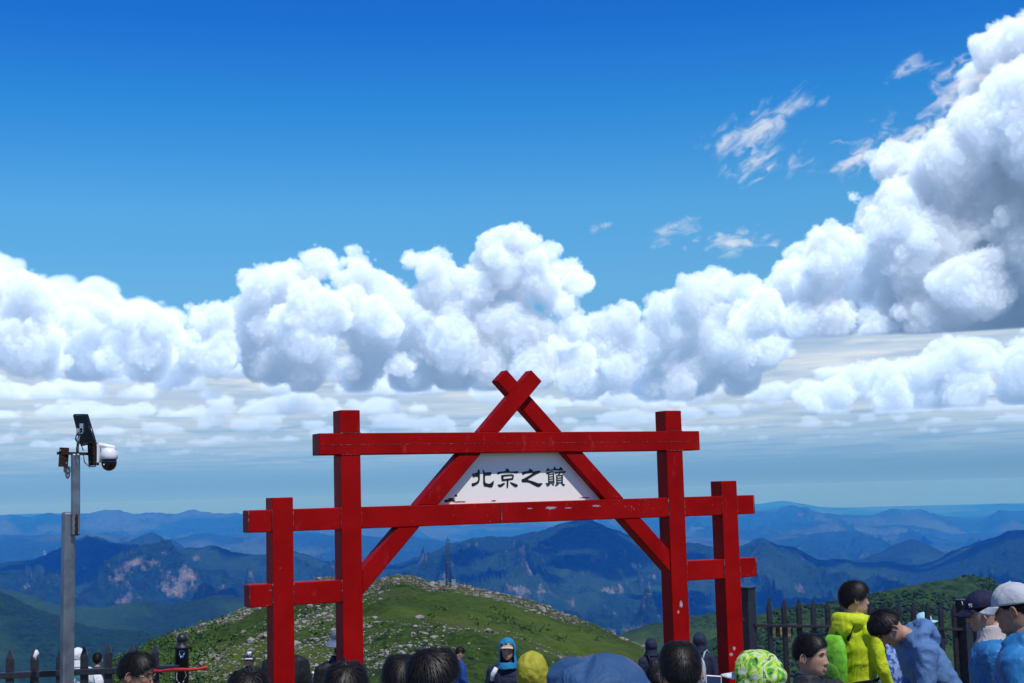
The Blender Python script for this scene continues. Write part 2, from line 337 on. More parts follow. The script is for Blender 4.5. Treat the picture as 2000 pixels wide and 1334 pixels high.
# ---------------------------------------------------------------- terrain
def land_mat(name,forest,meadow,rock,fs,ms,mthr,rthr,bump=.6,bdist=10.,soil=None,rockn=(.35,.6),rs=None):
    """forest / meadow by noise, bare rock where the slope is steep"""
    m=bpy.data.materials.new(name); m.use_nodes=True; n=m.node_tree; b=n.nodes['Principled BSDF']; b.inputs['Roughness'].default_value=.95; b.inputs['Specular IOR Level'].default_value=.1
    tc=n.nodes.new('ShaderNodeTexCoord'); ge=n.nodes.new('ShaderNodeNewGeometry'); sp_=n.nodes.new('ShaderNodeSeparateXYZ'); n.links.new(ge.outputs['Normal'],sp_.inputs[0])
    def noise(s,d=5,r=.6,vec=None):
        q=n.nodes.new('ShaderNodeTexNoise'); q.inputs['Scale'].default_value=1/s; q.inputs['Detail'].default_value=d; q.inputs['Roughness'].default_value=r; n.links.new(vec or tc.outputs['Object'],q.inputs['Vector']); return q.outputs['Fac']
    def mr(v,a,b_): q=n.nodes.new('ShaderNodeMapRange'); n.links.new(v,q.inputs[0]); q.inputs[1].default_value=a; q.inputs[2].default_value=b_; return q.outputs[0]
    def mix(f,a,b_):
        q=n.nodes.new('ShaderNodeMix'); q.data_type='RGBA'; n.links.new(f,q.inputs[0])
        for i,c in ((6,a),(7,b_)):
            if isinstance(c,tuple): q.inputs[i].default_value=(*c,1)
            else: n.links.new(c,q.inputs[i])
        return q.outputs[2]
    fine=noise(fs,4,.7); f1=mix(mr(fine,.35,.65),tuple(c*.40 for c in forest),tuple(c*1.7 for c in forest))
    g1=mix(mr(noise(fs*1.7,4,.7),.35,.65),tuple(c*.75 for c in meadow),tuple(c*1.2 for c in meadow))
    c=mix(mr(noise(ms,5,.55),*mthr),f1,g1)
    if soil: c=mix(mr(noise(ms*.6,5,.6),.60,.70),c,soil)
    st=n.nodes.new('ShaderNodeMapping'); st.inputs['Scale'].default_value=(1,1,.25); n.links.new(tc.outputs['Object'],st.inputs['Vector'])
    rk=mix(mr(noise((rs or fs*2),5,.7,st.outputs[0]),.35,.65),tuple(c_*.55 for c_ in rock),tuple(c_*1.2 for c_ in rock))
    ml=n.nodes.new('ShaderNodeMath'); ml.operation='MULTIPLY'; n.links.new(mr(sp_.outputs['Z'],rthr[0],rthr[1]),ml.inputs[0]); n.links.new(mr(noise(ms*.16,5,.65),*rockn),ml.inputs[1])
    c=mix(ml.outputs[0],c,rk); n.links.new(c,b.inputs['Base Color'])
    bp=n.nodes.new('ShaderNodeBump'); bp.inputs['Strength'].default_value=bump; bp.inputs['Distance'].default_value=bdist; n.links.new(fine,bp.inputs['Height']); n.links.new(bp.outputs[0],b.inputs['Normal'])
    return m
def gridf(nr,nc):
    i=np.arange(nr-1)[:,None]*nc+np.arange(nc-1)[None]; return np.stack([i,i+1,i+nc+1,i+nc],2).reshape(-1,4)
def ridge(name,D,sky,mat,front,zfoot,nc=500,nr=120,back=.25,amp=100.,lam=1500.,seed=1,crest_amp=.12,wig=.06,x0=-500,x1=2500,cliff=0.,pw=1.0,fine=0.,flam=10.,crn=0.,crl=300.,smooth=True,backdrop=None):
    """a mountain range whose crest runs at distance D with the given skyline; front slopes carry eroded spurs"""
    sx_=np.array([p[0] for p in sky],float); sy=np.array([p[1] for p in sky],float)
    xs=np.linspace(x0,x1,nc); ys=np.interp(xs,sx_,sy)
    k=np.ones(5)/5; ys=np.convolve(np.pad(ys,2,mode='edge'),k,'valid') if nc>200 else ys
    P=np.array([at(a,b,1.0) for a,b in zip(xs,ys)]); dx=P[:,0]; dz=P[:,2]-CAMZ       # per metre of northing
    wob=fbm(xs/330.+seed*3.7,np.zeros_like(xs)+seed,oct=3,seed=seed)
    Dc=D*(1+wig*wob); zc=CAMZ+dz*Dc
    if crn: zc=zc+crn*fbm(dx*Dc/crl,np.zeros_like(dx)+seed*2.3,oct=5,seed=seed+3,gain=.6)
    nb=int(nr*.22); t=np.concatenate([np.linspace(0,1,nr-nb,endpoint=False)**.85,1+np.linspace(0,1,nb)])
    Df=D*(1-front) if np.isscalar(front) else front
    T=t[:,None]; DD=np.where(T<=1,Dc[None]*(1-front*(1-T)),Dc[None]*(1+back*(T-1)))
    X=dx[None]*DD; Y=DD
    zf=zfoot if not callable(zfoot) else zfoot(xs)
    zf=np.broadcast_to(np.asarray(zf,float),xs.shape)
    prof=np.where(T<=1,np.clip(T,0,1)**pw,1-(T-1)**1.5*1.0); Zb=np.where(T<=1,zf[None]+(zc-zf)[None]*prof,zc[None]-(zc-(backdrop if backdrop is not None else zf-50))[None]*(T-1)**1.3)
    w=np.where(T<=1,crest_amp+(1-crest_amp)*smooth01((1-T)/.35),crest_amp)
    wx=fbm(X/lam*.8,Y/lam*.8,oct=3,seed=seed+50)*.55
    r=ridged(X/lam+wx,Y/lam*.75+wx*.6,oct=7,seed=seed+9,gain=.60)-.30
    Z=Zb+amp*2.0*r*w
    if cliff:
        msk=smooth01((fbm(X/(lam*1.4)+5,Y/(lam*1.4),oct=3,seed=seed+77)+.05)/.25); st=cliff; q=Z/st+.35*fbm(X/(lam*.5),Y/(lam*.5),oct=3,seed=seed+31); f=q-np.floor(q); g=np.floor(q)+smooth01((f-.62)/.22); Z=Z+msk*w*(g-q)*st*.75
    if fine: Z=Z+fine*fbm(X/flam,Y/flam,oct=3,seed=seed+5,gain=.6)*np.where(T<=1,1,.3)
    o=mesh_np(name,np.stack([X,Y,Z],2).reshape(-1,3),gridf(len(t),nc),mat,smooth); o['kind']='structure'
    return o,(X,Y,Z)
FOREST=(.008,.030,.012); MEADOW=(.020,.055,.018); ROCK=(.20,.195,.185)
LM_far=land_mat('far_range_land',FOREST,(.05,.08,.03),ROCK,90,2600,(.50,.60),(.80,.55),.9,70,rockn=(.50,.60),rs=160)
LM_mid=land_mat('mid_range_land',FOREST,MEADOW,(.21,.20,.188),38,900,(.50,.60),(.68,.48),1.,34,rockn=(.52,.62),rs=60)
LM_near=land_mat('near_ridge_land',FOREST,MEADOW,ROCK,14,420,(.47,.56),(.72,.5),.8,5)
LM_right=land_mat('green_ridge_land',(.020,.046,.014),(.040,.074,.020),(.40,.38,.34),5,120,(.46,.60),(.66,.5),.8,1.6,rockn=(.55,.62))
# valley floor out to the horizon
o=mesh_np('valley_ground',[(-74000,-31000,-1400),(74000,-31000,-1400),(74000,61000,-1400),(-74000,61000,-1400)],[(0,1,2,3)],LM_far); o['kind']='structure'
ridge('distant_mountain_range',62000,[(-600,1010),(0,1004),(300,1003),(600,1008),(900,1000),(1200,985),(1340,982),(1480,984),(1530,977),(1590,989),(1640,994),(1700,999),(1800,997),(1900,990),(1960,984),(2000,987),(2600,975)],LM_far,.16,-1300,500,50,amp=120,lam=6000,seed=3,wig=.03,crn=60,crl=2500)
ridge('distant_mountain_range',36000,[(-600,1003),(0,1003),(25,997),(60,1007),(95,1000),(130,1011),(180,1003),(225,997),(262,1004),(300,1001),(340,1008),(378,999),(420,1006),(455,1001),(520,1010),(575,1012),(640,1018),(760,1026),(900,1030),(1100,1022),(1300,1010),(1400,1000),(1480,998),(1520,993),(1550,990),(1600,1000),(1680,1004),(1745,992),(1800,1005),(1870,1012),(1920,1020),(1955,1000),(2000,1001),(2600,1000)],LM_far,.30,-1150,900,110,amp=300,lam=2600,seed=7,wig=.05,cliff=160,crn=120,crl=1400,fine=35,flam=320)
ridge('distant_mountain_range',24000,[(-600,1050),(0,1040),(100,1047),(200,1042),(300,1052),(400,1046),(500,1045),(600,1042),(700,1040),(760,1048),(840,1052),(900,1060),(1100,1060),(1300,1050),(1400,1052),(1480,1056),(1550,1045),(1640,1041),(1700,1050),(1745,1063),(1850,1072),(2000,1060),(2600,1050)],LM_far,.30,-1100,900,120,amp=260,lam=1700,seed=11,wig=.08,cliff=130,crn=95,crl=900,fine=25,flam=200)
ridge('rocky_mountain',14500,[(-600,1120),(0,1105),(150,1095),(255,1060),(278,1048),(300,1037),(318,1050),(345,1058),(380,1085),(500,1110),(700,1120),(1000,1130),(1400,1130),(1600,1105),(1680,1092),(1740,1070),(1785,1057),(1830,1075),(1880,1100),(2000,1120),(2600,1150)],LM_mid,.25,-1050,700,100,amp=110,lam=1000,seed=15,wig=.05,cliff=90,crn=55,crl=500,fine=16,flam=110)
ridge('forested_mountain_range',11000,[(-600,1090),(0,1097),(60,1094),(100,1079),(150,1058),(168,1052),(230,1062),(275,1066),(330,1078),(390,1066),(420,1060),(460,1075),(520,1081),(575,1078),(640,1100),(700,1128),(770,1105),(830,1090),(880,1066),(920,1056),(1000,1051),(1055,1036),(1100,1024),(1150,1020),(1200,1030),(1250,1050),(1290,1060),(1345,1061),(1400,1076),(1440,1070),(1490,1052),(1520,1066),(1560,1072),(1600,1094),(1680,1101),(1740,1095),(1800,1099),(1830,1090),(1900,1056),(1980,1034),(2030,1038),(2600,1060)],LM_mid,.48,-900,1300,300,amp=265,lam=1000,seed=21,wig=.07,cliff=85,crn=40,crl=420,fine=14,flam=90,pw=.9)
ridge('forested_foothills',5200,[(-600,1120),(0,1148),(60,1160),(110,1178),(200,1182),(280,1171),(340,1176),(420,1164),(470,1167),(560,1185),(700,1230),(1000,1300),(1200,1290),(1400,1260),(2000,1230),(2600,1200)],LM_near,.42,-820,900,180,amp=70,lam=620,seed=27,wig=.09,cliff=50,crn=9,crl=150,x0=-400,x1=2200,fine=7,flam=40)
ridge('forested_foothills',3400,[(-600,1120),(0,1158),(90,1192),(170,1222),(300,1236),(380,1240),(500,1262),(800,1330),(1100,1330),(1300,1300),(2600,1290)],LM_near,.45,-560,700,150,amp=38,lam=380,seed=33,wig=.06,crn=5,crl=90,x0=-400,x1=2200,fine=3,flam=14)
ridge('wooded_spur',1500,[(-600,1500),(900,1420),(1100,1290),(1200,1240),(1260,1222),(1300,1213),(1350,1206),(1400,1200),(1460,1212),(1560,1240),(1750,1280),(2600,1400)],LM_right,.5,-330,400,150,amp=14,lam=150,seed=37,wig=.04,crn=2.5,crl=30,x0=700,x1=2300,fine=2.2,flam=7)
RG=ridge('green_ridge',900,[(-600,1500),(1200,1340),(1400,1240),(1480,1201),(1560,1181),(1640,1175),(1700,1163),(1750,1150),(1800,1138),(1850,1130),(1895,1124),(1925,1128),(1960,1145),(2000,1162),(2100,1200),(2600,1300)],LM_right,.55,-190,420,200,amp=9,lam=90,seed=41,wig=.04,crn=1.2,crl=16,x0=1150,x1=2500,fine=1.4,flam=5)
lap('terrain')
# ---------------------------------------------------------------- summit ground, rocky hill
def gz(x,y):
    x=np.asarray(x,float); y=np.asarray(y,float)
    z=-.13*np.maximum(y-10.6,0)+.03*np.maximum(0,1.5-np.abs(y-10.6))**2*0
    z=z-.012*np.maximum(0,np.abs(x)-9-.25*np.maximum(y,0))**1.6*(y>-5)
    return np.where(y<0,z,z)
GRASS=land_mat('alpine_turf',(.026,.050,.009),(.056,.088,.013),(.42,.40,.37),.9,26,(.42,.60),(.6,.4),.7,.25,soil=(.075,.060,.040))
SOILM=pmat('trodden_earth',(.16,.13,.10),.95,.2,col2=(.10,.12,.05),vscale=.6,bump=.6,bscale=8,bdist=.05)
xs=np.linspace(-70,70,141); ysg=np.concatenate([np.linspace(-40,0,21),np.linspace(1,40,60),np.linspace(42,118,50)])
GX,GY=np.meshgrid(xs,ysg); GZ=gz(GX,GY)+.03*fbm(GX/1.7,GY/1.7,oct=3,seed=2)*np.clip((GY-13)/6,0,1)-.02
o=mesh_np('summit_ground',np.stack([GX,GY,GZ],2).reshape(-1,3),gridf(len(ysg),len(xs)),SOILM,True); o['kind']='structure'
HS=[(-600,1900),(-200,1560),(0,1420),(120,1340),(230,1287),(300,1250),(360,1229),(400,1215),(440,1203),(470,1191),(520,1163),(560,1146),(600,1136),(628,1124),(645,1122),(670,1132),(700,1141),(740,1131),(765,1122),(790,1120),(815,1127),(835,1135),(870,1137),(900,1140),(950,1150),(1000,1164),(1050,1178),(1100,1195),(1150,1214),(1200,1235),(1260,1263),(1330,1300),(1450,1370),(1700,1500),(2600,1900)]
def hfoot(xs): return np.interp(xs,[-500,100,400,900,1300,1700,2500],[-60,-32,-17,-14,-18,-34,-70])
HO,(HX,HY,HZ)=ridge('rocky_hill',215,HS,GRASS,.50,hfoot,520,300,back=.5,amp=1.5,lam=34,seed=51,crest_amp=.12,wig=.05,x0=-300,x1=1900,fine=.35,flam=3.2,crn=.10,crl=3,pw=.8,backdrop=-160)
# pale stones strewn over the hill in drifts
rng=np.random.default_rng(77)
sub_v,sub_f=IV1b,IF1b=(lambda b:(np.array([v.co for v in b.verts]),np.array([[q.index for q in f.verts] for f in b.faces])))((lambda b:(bmesh.ops.create_icosphere(b,subdivisions=1,radius=1),b)[1])(bmesh.new()))
nr_,nc_=HX.shape; rmax=int(nr_*.80)
cand=80000; ri=rng.integers(0,rmax,cand); ci=rng.integers(0,nc_,cand)
hx,hy,hz_=HX[ri,ci],HY[ri,ci],HZ[ri,ci]; tt=ri/rmax
dens=fbm(hx/13.,hy/13.,oct=4,seed=61,gain=.6)+.55*np.exp(-((tt-.93)/.12)**2)+.32*np.exp(-((tt-.30)/.2)**2)-.45*np.exp(-((tt-.62)/.10)**2)+.25*np.exp(-((hx+30)/14)**2)
keep=(dens>rng.uniform(.08,.75,cand))
xp=1000+hx/hy*F_PX; keep&=(xp>330)&(xp<1290)
hx,hy,hz_=hx[keep],hy[keep],hz_[keep]; print('rocks',len(hx)); nrk=min(len(hx),14000)
hx,hy,hz_=hx[:nrk],hy[:nrk],hz_[:nrk]
big=rng.pareto(3.0,nrk)*.085+.06; big=np.minimum(big,.5)
V=sub_v[None]*(1+rng.uniform(-.28,.28,(nrk,len(sub_v),1)))*(big[:,None,None]*np.stack([rng.uniform(.8,1.5,nrk),rng.uniform(.8,1.5,nrk),rng.uniform(.45,.9,nrk)],1)[:,None])
an=rng.uniform(0,6.28,nrk); ca,sa=np.cos(an)[:,None],np.sin(an)[:,None]; V=np.stack([V[...,0]*ca-V[...,1]*sa,V[...,0]*sa+V[...,1]*ca,V[...,2]],2)
V+=np.stack([hx+rng.uniform(-.3,.3,nrk),hy+rng.uniform(-.3,.3,nrk),hz_+big*.12],1)[:,None]
STONE=pmat('pale_limestone',(.27,.25,.225),.9,.3,col2=(.14,.13,.115),vscale=.9,bump=.5,bscale=6,bdist=.05)
o=mesh_np('stones',V.reshape(-1,3),(sub_f[None]+np.arange(nrk)[:,None,None]*len(sub_v)).reshape(-1,3),STONE); tag(o,'pale limestone rubble strewn over the green hill',None,None,'stuff')
# low shrubs on the hill's left flank and clumps of taller grass
ns=2600; ri=rng.integers(int(nr_*.10),rmax,ns*6); ci=rng.integers(0,nc_,ns*6); hx,hy,hz_=HX[ri,ci],HY[ri,ci],HZ[ri,ci]; xp=1000+hx/hy*F_PX
k=((xp<470-rng.uniform(0,160,len(xp)))&(xp>150))|((fbm(hx/9.,hy/9.,oct=3,seed=91)>.34)&(rng.uniform(0,1,len(xp))<.22)); hx,hy,hz_=hx[k][:ns],hy[k][:ns],hz_[k][:ns]; ns=len(hx)
VV=[];FF=[]; nl=14
cc=np.stack([hx,hy,hz_],1); sz=rng.uniform(.35,.9,ns)
ctr=cc[:,None]+rng.normal(size=(ns,nl,3))*sz[:,None,None]*np.array([.5,.5,.28])+np.array([0,0,.25])*sz[:,None,None]
d1=rng.normal(size=(ns,nl,3)); d1/=np.linalg.norm(d1,axis=2,keepdims=True); d2=np.cross(d1,rng.normal(size=(ns,nl,3))); d2/=np.linalg.norm(d2,axis=2,keepdims=True)
q=(sz[:,None,None]*rng.uniform(.16,.34,(ns,nl,1)))
V=np.stack([ctr-d1*q,ctr+d2*q*.7,ctr+d1*q,ctr-d2*q*.7],2).reshape(-1,3); F=np.arange(len(V)).reshape(-1,4)
LEAF=pmat('shrub_leaf',(.045,.095,.016),.8,.2,var=.35,vscale=1.2)
o=mesh_np('low_shrubs',V,F,LEAF); tag(o,'low leafy shrubs covering the edge of the green hill',None,None,'stuff')
# woodland on the green ridge and the spur
def wood(src,n,seed,smin,smax,label,rfrac=(.15,.82),thr=-.05,lam=60.,xlim=(1200,2400)):
    X,Y,Z=src; rng=np.random.default_rng(seed); a,b=X.shape; ri=rng.integers(int(a*rfrac[0]),int(a*rfrac[1]),n*3); ci=rng.integers(0,b,n*3); x,y,z=X[ri,ci],Y[ri,ci],Z[ri,ci]; xp=1000+x/y*F_PX
    k=(fbm(x/lam,y/lam,oct=4,seed=seed)>thr)&(xp>xlim[0])&(xp<xlim[1]); x,y,z=x[k][:n],y[k][:n],z[k][:n]; m=len(x); s=rng.uniform(smin,smax,m)
    V=sub_v[None]*(1+rng.uniform(-.3,.3,(m,len(sub_v),1)))*s[:,None,None]*np.array([1,1,.85])+np.stack([x,y,z+s*.35],1)[:,None]
    o=mesh_np('woodland',V.reshape(-1,3),(sub_f[None]+np.arange(m)[:,None,None]*len(sub_v)).reshape(-1,3),LEAF2,False); tag(o,label,None,None,'stuff')
LEAF2=pmat('woodland_leaf',(.022,.050,.015),.9,.1,var=.5,vscale=.12,bump=1.,bscale=1.2,bdist=.8)
wood(RG[1],15000,5,.6,1.7,'dark woodland on the green ridge behind the railing',(.08,.85),.04,45.)
# ---------------------------------------------------------------- air
hzv=bpy.data.materials.new('air'); hzv.use_nodes=True; n=hzv.node_tree; n.nodes.clear(); o_=n.nodes.new('ShaderNodeOutputMaterial'); pv=n.nodes.new('ShaderNodeVolumePrincipled')
pv.inputs['Color'].default_value=(.030,.25,1.0,1); pv.inputs['Absorption Color'].default_value=(1,1,1,1); pv.inputs['Density'].default_value=5.4e-5; pv.inputs['Anisotropy'].default_value=.0; n.links.new(pv.outputs[0],o_.inputs['Volume'])
mb=MB(); mb.box((0,22000,-700),(150000,108000,1430)); hb=mb.build('haze',hzv); hb.location=(0,0,0); tag(hb,'thin blue haze filling the valleys',None,None,'stuff')
# fair-weather cumulus overhead: the rest of the cloud field, whose shadows lie on the ranges
cv=bpy.data.materials.new('cloud_body'); cv.use_nodes=True; n=cv.node_tree; n.nodes.clear(); o_=n.nodes.new('ShaderNodeOutputMaterial'); pv=n.nodes.new('ShaderNodeVolumePrincipled'); pv.inputs['Color'].default_value=(.99,.99,.99,1); pv.inputs['Absorption Color'].default_value=(1,1,1,1); pv.inputs['Density'].default_value=.012; n.links.new(pv.outputs[0],o_.inputs['Volume'])
rng=np.random.default_rng(8)
for i,(cx,cy,cz,w_) in enumerate(((-2100,8600,3700,1300),(-300,9300,3950,1000),(2200,9000,3800,1500),(4200,9300,4000,1400),(900,7600,3500,1100),(3300,7000,3300,1200),(-3600,7000,3300,1000),(-900,5900,3200,650),(5200,7400,3600,900))):
    C=[];Q=[]
    for j in range(16):
        u=rng.uniform(-1,1,2); q=w_*(.42-.2*np.hypot(*u))*rng.uniform(.7,1.1); C.append((u[0]*w_,u[1]*w_*.6,q*.35)); Q.append(max(q,w_*.12))
    C=np.array(C);Q=np.array(Q); ivb,ifb=sub_v,sub_f; V=(ivb[None]*Q[:,None,None]+C[:,None]).reshape(-1,3); V[:,2]=np.maximum(V[:,2],-20+V[:,2]*.05)
    o=mesh_np('cloud',V,(ifb[None]+np.arange(len(C))[:,None,None]*len(ivb)).reshape(-1,3),cv); o.location=(cx,cy,cz); tag(o,'cumulus overhead shading the ranges',None,None,'stuff')
    m=o.modifiers.new('skin','REMESH'); m.mode='VOXEL'; m.voxel_size=w_*.05
    t=bpy.data.textures.new('puff','CLOUDS'); t.noise_scale=w_*.4; t.noise_depth=3; d=o.modifiers.new('puff','DISPLACE'); d.texture=t; d.strength=w_*.2
lap('hill')
# ---------------------------------------------------------------- red gate
def red_paint():
    m=bpy.data.materials.new('worn_red_paint'); m.use_nodes=True; n=m.node_tree; b=n.nodes['Principled BSDF']; b.inputs['Roughness'].default_value=.38; b.inputs['Specular IOR Level'].default_value=.06
    tc=n.nodes.new('ShaderNodeTexCoord')
    def noise(s,d,r,st=(1,1,1)):
        mp=n.nodes.new('ShaderNodeMapping'); mp.inputs['Scale'].default_value=st; n.links.new(tc.outputs['Object'],mp.inputs['Vector'])
        q=n.nodes.new('ShaderNodeTexNoise'); q.inputs['Scale'].default_value=s; q.inputs['Detail'].default_value=d; q.inputs['Roughness'].default_value=r; n.links.new(mp.outputs[0],q.inputs['Vector']); return q.outputs['Fac']
    def mr(v,a,b_): q=n.nodes.new('ShaderNodeMapRange'); n.links.new(v,q.inputs[0]); q.inputs[1].default_value=a; q.inputs[2].default_value=b_; return q.outputs[0]
    def mix(f,a,b_):
        q=n.nodes.new('ShaderNodeMix'); q.data_type='RGBA'; n.links.new(f,q.inputs[0])
        for i,c in ((6,a),(7,b_)):
            if isinstance(c,tuple): q.inputs[i].default_value=(*c,1)
            else: n.links.new(c,q.inputs[i])
        return q.outputs[2]
    c=mix(mr(noise(3.2,5,.6),.32,.68),(.24,.0022,.0024),(.33,.0045,.0045))
    c=mix(mr(noise(9,6,.75,(1,1,.35)),.60,.80),c,(.40,.045,.045))            # chalky bloom
    sm=n.nodes.new('ShaderNodeMath'); sm.operation='MULTIPLY'; n.links.new(mr(noise(55,4,.7),.66,.70),sm.inputs[0]); n.links.new(mr(noise(2.3,3,.6),.50,.62),sm.inputs[1])
    c=mix(sm.outputs[0],c,(.50,.42,.42))                                    # chips
    c=mix(mr(noise(16,6,.8),.72,.76),c,(.10,.03,.02))                       # rust freckles
    n.links.new(c,b.inputs['Base Color'])
    rr=n.nodes.new('ShaderNodeMapRange'); n.links.new(noise(6,5,.6),rr.inputs[0]); rr.inputs[3].default_value=.34; rr.inputs[4].default_value=.6; n.links.new(rr.outputs[0],b.inputs['Roughness'])
    bp=n.nodes.new('ShaderNodeBump'); bp.inputs['Strength'].default_value=.25; bp.inputs['Distance'].default_value=.004; n.links.new(noise(7,4,.6),bp.inputs['Height']); n.links.new(bp.outputs[0],b.inputs['Normal'])
    return m
RED=red_paint(); WELD=pmat('weld_bead',(.12,.012,.012),.7,.3,col2=(.34,.20,.19),vscale=45,thr=(.52,.66),bump=.8,bscale=120)
GA=.4643; GC=Vector((.0273,10.64,0)); BW=.15; BD=.154; BH=.1525
gate=empty('mountain_gate',GC,GA); tag(gate,'red painted steel gate with crossed rafters and a white name board','gate')
gcz=lambda w: w+CAMZ
def beam(name,c,d,M=None): 
    mb=MB(); mb.box(c,d,M,bev=.006); return mb.build(name,RED,gate)
uTL,uTR,uOL,uOR=-1.325,1.3804,-1.8235,1.8842; zt,zoL,zoR=gcz(.6037),gcz(.0021),gcz(.0397); z1,z2,z3=gcz(.365),gcz(-.1554),gcz(-.657)
FOOT=-.9
def bead(pts):  # ragged weld line on the front
    V=[]; mb=MB(); mb.tube(pts,.0035,5); mb.build('weld',WELD,gate)
yc=BD/2
for u in (uTL,uTR):
    lo=z1-BH/2; beam('post',(u,yc,(FOOT+lo)/2),(BW,BD,lo-FOOT)); beam('post_head',(u,yc,(zt+z1+BH/2)/2),(BW,BD,zt-z1-BH/2))
    for z in (z1-BH/2,z1+BH/2): bead([(u-BW*.5+BW*k/6,-.001,z+random.Random(k).uniform(-.003,.003)) for k in range(7)])
for u,zz in ((uOL,zoL),(uOR,zoR)): beam('post',(u,yc,(FOOT+zz)/2),(BW,BD,zz-FOOT))
beam('top_rail',((-1.5555+1.6187)/2,yc,z1),(1.6187+1.5555,BD+.004,BH))
mb=MB(); mb.box(((-1.5555+1.6187)/2,-.0018,z1-.006),(1.6187+1.5555-.02,.003,.0025)); mb.build('seam',WELD,gate)
rec=.007
def rail(z,a,b): 
    beam('rail',((a+b)/2,yc,z),(b-a,BD-2*rec,BH)); 
    for e in (a,b): bead([(e,rec-.003,z-BH*.5+BH*k/6) for k in range(7)])
h=BW/2
for z,eL,eR in ((z2,-2.0642,2.1247),(z3,-2.0587,2.119)):
    rail(z,eL,uOL-h); rail(z,uOL+h,uTL-h); rail(z,uTR+h,uOR-h); rail(z,uOR+h,eR)
rail(z2,uTL+h,uTR-h)
mb=MB(); mb.box((-.155,.0045,z2),(.012,.006,BH-.004)); mb.build('splice_joint',WELD,gate)
# rafters: intersect pixel rays with the gate plane
gx_=Vector((math.cos(GA),math.sin(GA),0)); gn=Vector((-math.sin(GA),math.cos(GA),0))
def gp(x,y,v=0.):
    d=(FWD*F_PX+RIGHT*(x-1000)-UP*(y-667)); o0=Vector((0,0,CAMZ)); t=((GC+gn*v)-o0).dot(gn)/d.dot(gn); p=o0+d*t-GC; return p.dot(gx_),p.z
def raft(A,B,y0,y1,segs):
    """slanted beam cut into pieces between the rails"""
    a=Vector((A[0],0,A[1])); b=Vector((B[0],0,B[1])); d=(b-a); L=d.length; d/=L; nrm=Vector((-d.z,0,d.x)); hw=.061
    def X(zc,s): # point on edge s at height zc
        q=a+nrm*hw*s; t=(zc-q.z)/d.z; return q+d*t
    for (za,zb,square) in segs:
        if zb is None: ends=[X(za,-1),X(za,1),b+nrm*hw,b-nrm*hw]
        elif za is None: ends=[Vector(p) for p in square]
        else: ends=[X(za,-1),X(za,1),X(zb,1),X(zb,-1)]
        if not isinstance(square,bool) and zb is not None and za is not None: ends=[Vector(p) for p in square]
        V=[Vector((p.x,y0,p.z)) for p in ends]+[Vector((p.x,y1,p.z)) for p in ends]
        bm=bmesh.new(); vs_=[bm.verts.new(v) for v in V]
        for f in ((0,1,2,3),(7,6,5,4),(0,4,5,1),(1,5,6,2),(2,6,7,3),(3,7,4,0)): bm.faces.new([vs_[i] for i in f])
        bmesh.ops.recalc_face_normals(bm,faces=bm.faces); bmesh.ops.bevel(bm,geom=bm.edges[:],offset=.005,segments=2,affect='EDGES'); me=bpy.data.meshes.new('rafter'); bm.to_mesh(me); bm.free(); me.materials.append(RED)
        o=bpy.data.objects.new('rafter',me); COL.objects.link(o); o.parent=gate
r1b=z1-BH/2; r1t=z1+BH/2; r2b=z2-BH/2; r2t=z2+BH/2
# rising-to-the-right rafter (front): centre line from the left tall post up to the tip
A=gp(708,1138,.01); B=gp(1047.6,733.6,.01)
def lineX(A,B,u): return A[1]+(B[1]-A[1])*(u-A[0])/(B[0]-A[0])
def clip_low(A,B,u): # lower end cut vertical at the post face u
    a=Vector((A[0],0,A[1]));b=Vector((B[0],0,B[1]));d=(b-a).normalized(); n_=Vector((-d.z,0,d.x)); hw=.061
    out=[]
    for s in (-1,1):
        q=a+n_*hw*s; t=(u-q.x)/d.x; out.append(q+d*t)
    return out,d,n_,hw
def edge_at(A,B,z):
    a=Vector((A[0],0,A[1]));b=Vector((B[0],0,B[1]));d=(b-a).normalized(); n_=Vector((-d.z,0,d.x)); out=[]
    for s in (-1,1):
        q=a+n_*.061*s; t=(z-q.z)/d.z; out.append(q+d*t)
    return out
fy0,fy1=.012,.085   # front rafter depth range; the other one lies behind it at the crossing
lowL,_,_,_=clip_low(A,B,uTL+h); e=edge_at(A,B,r2b)
raft(A,B,.012,BD-.012,[(0,0,[lowL[0],lowL[1],e[1],e[0]])])
raft(A,B,.012,BD-.012,[(r2t,r1b,True)])
raft(A,B,.004,.100,[(r1t,None,True)])
C_=gp(1307,1094,.01); D_=gp(980,733,.052)
lowR,_,_,_=clip_low(C_,D_,uTR-h); e=edge_at(C_,D_,r2b)
raft(C_,D_,.012,BD-.012,[(0,0,[lowR[0],lowR[1],e[1],e[0]])])
raft(C_,D_,.012,BD-.012,[(r2t,r1b,True)])
raft(C_,D_,.052,.150,[(r1t,None,True)])
# name board between the rafters
SIGN=pmat('white_board_enamel',(.86,.84,.76),.4,.3,col2=(.72,.70,.64),vscale=2.2,thr=(.62,.8))
eL=edge_at(A,B,r2t)[0],edge_at(A,B,r1b)[0]; eR=edge_at(C_,D_,r2t)[1],edge_at(C_,D_,r1b)[1]
cand=[edge_at(A,B,r2t),edge_at(A,B,r1b),edge_at(C_,D_,r2t),edge_at(C_,D_,r1b)]
xl0,xl1=max(p.x for p in cand[0]),max(p.x for p in cand[1]); xr0,xr1=min(p.x for p in cand[2]),min(p.x for p in cand[3])
SY=.090
mb=MB(); P=[(xl0-.02,r2t-.002),(xr0+.02,r2t-.002),(xr1+.02,r1b+.002),(xl1-.02,r1b+.002)]
mb.add([(u,SY,z) for u,z in P]+[(u,SY+.03,z) for u,z in P],[(0,1,2,3),(7,6,5,4),(0,4,5,1),(1,5,6,2),(2,6,7,3),(3,7,4,0)]); board=mb.build('name_board',SIGN,gate)
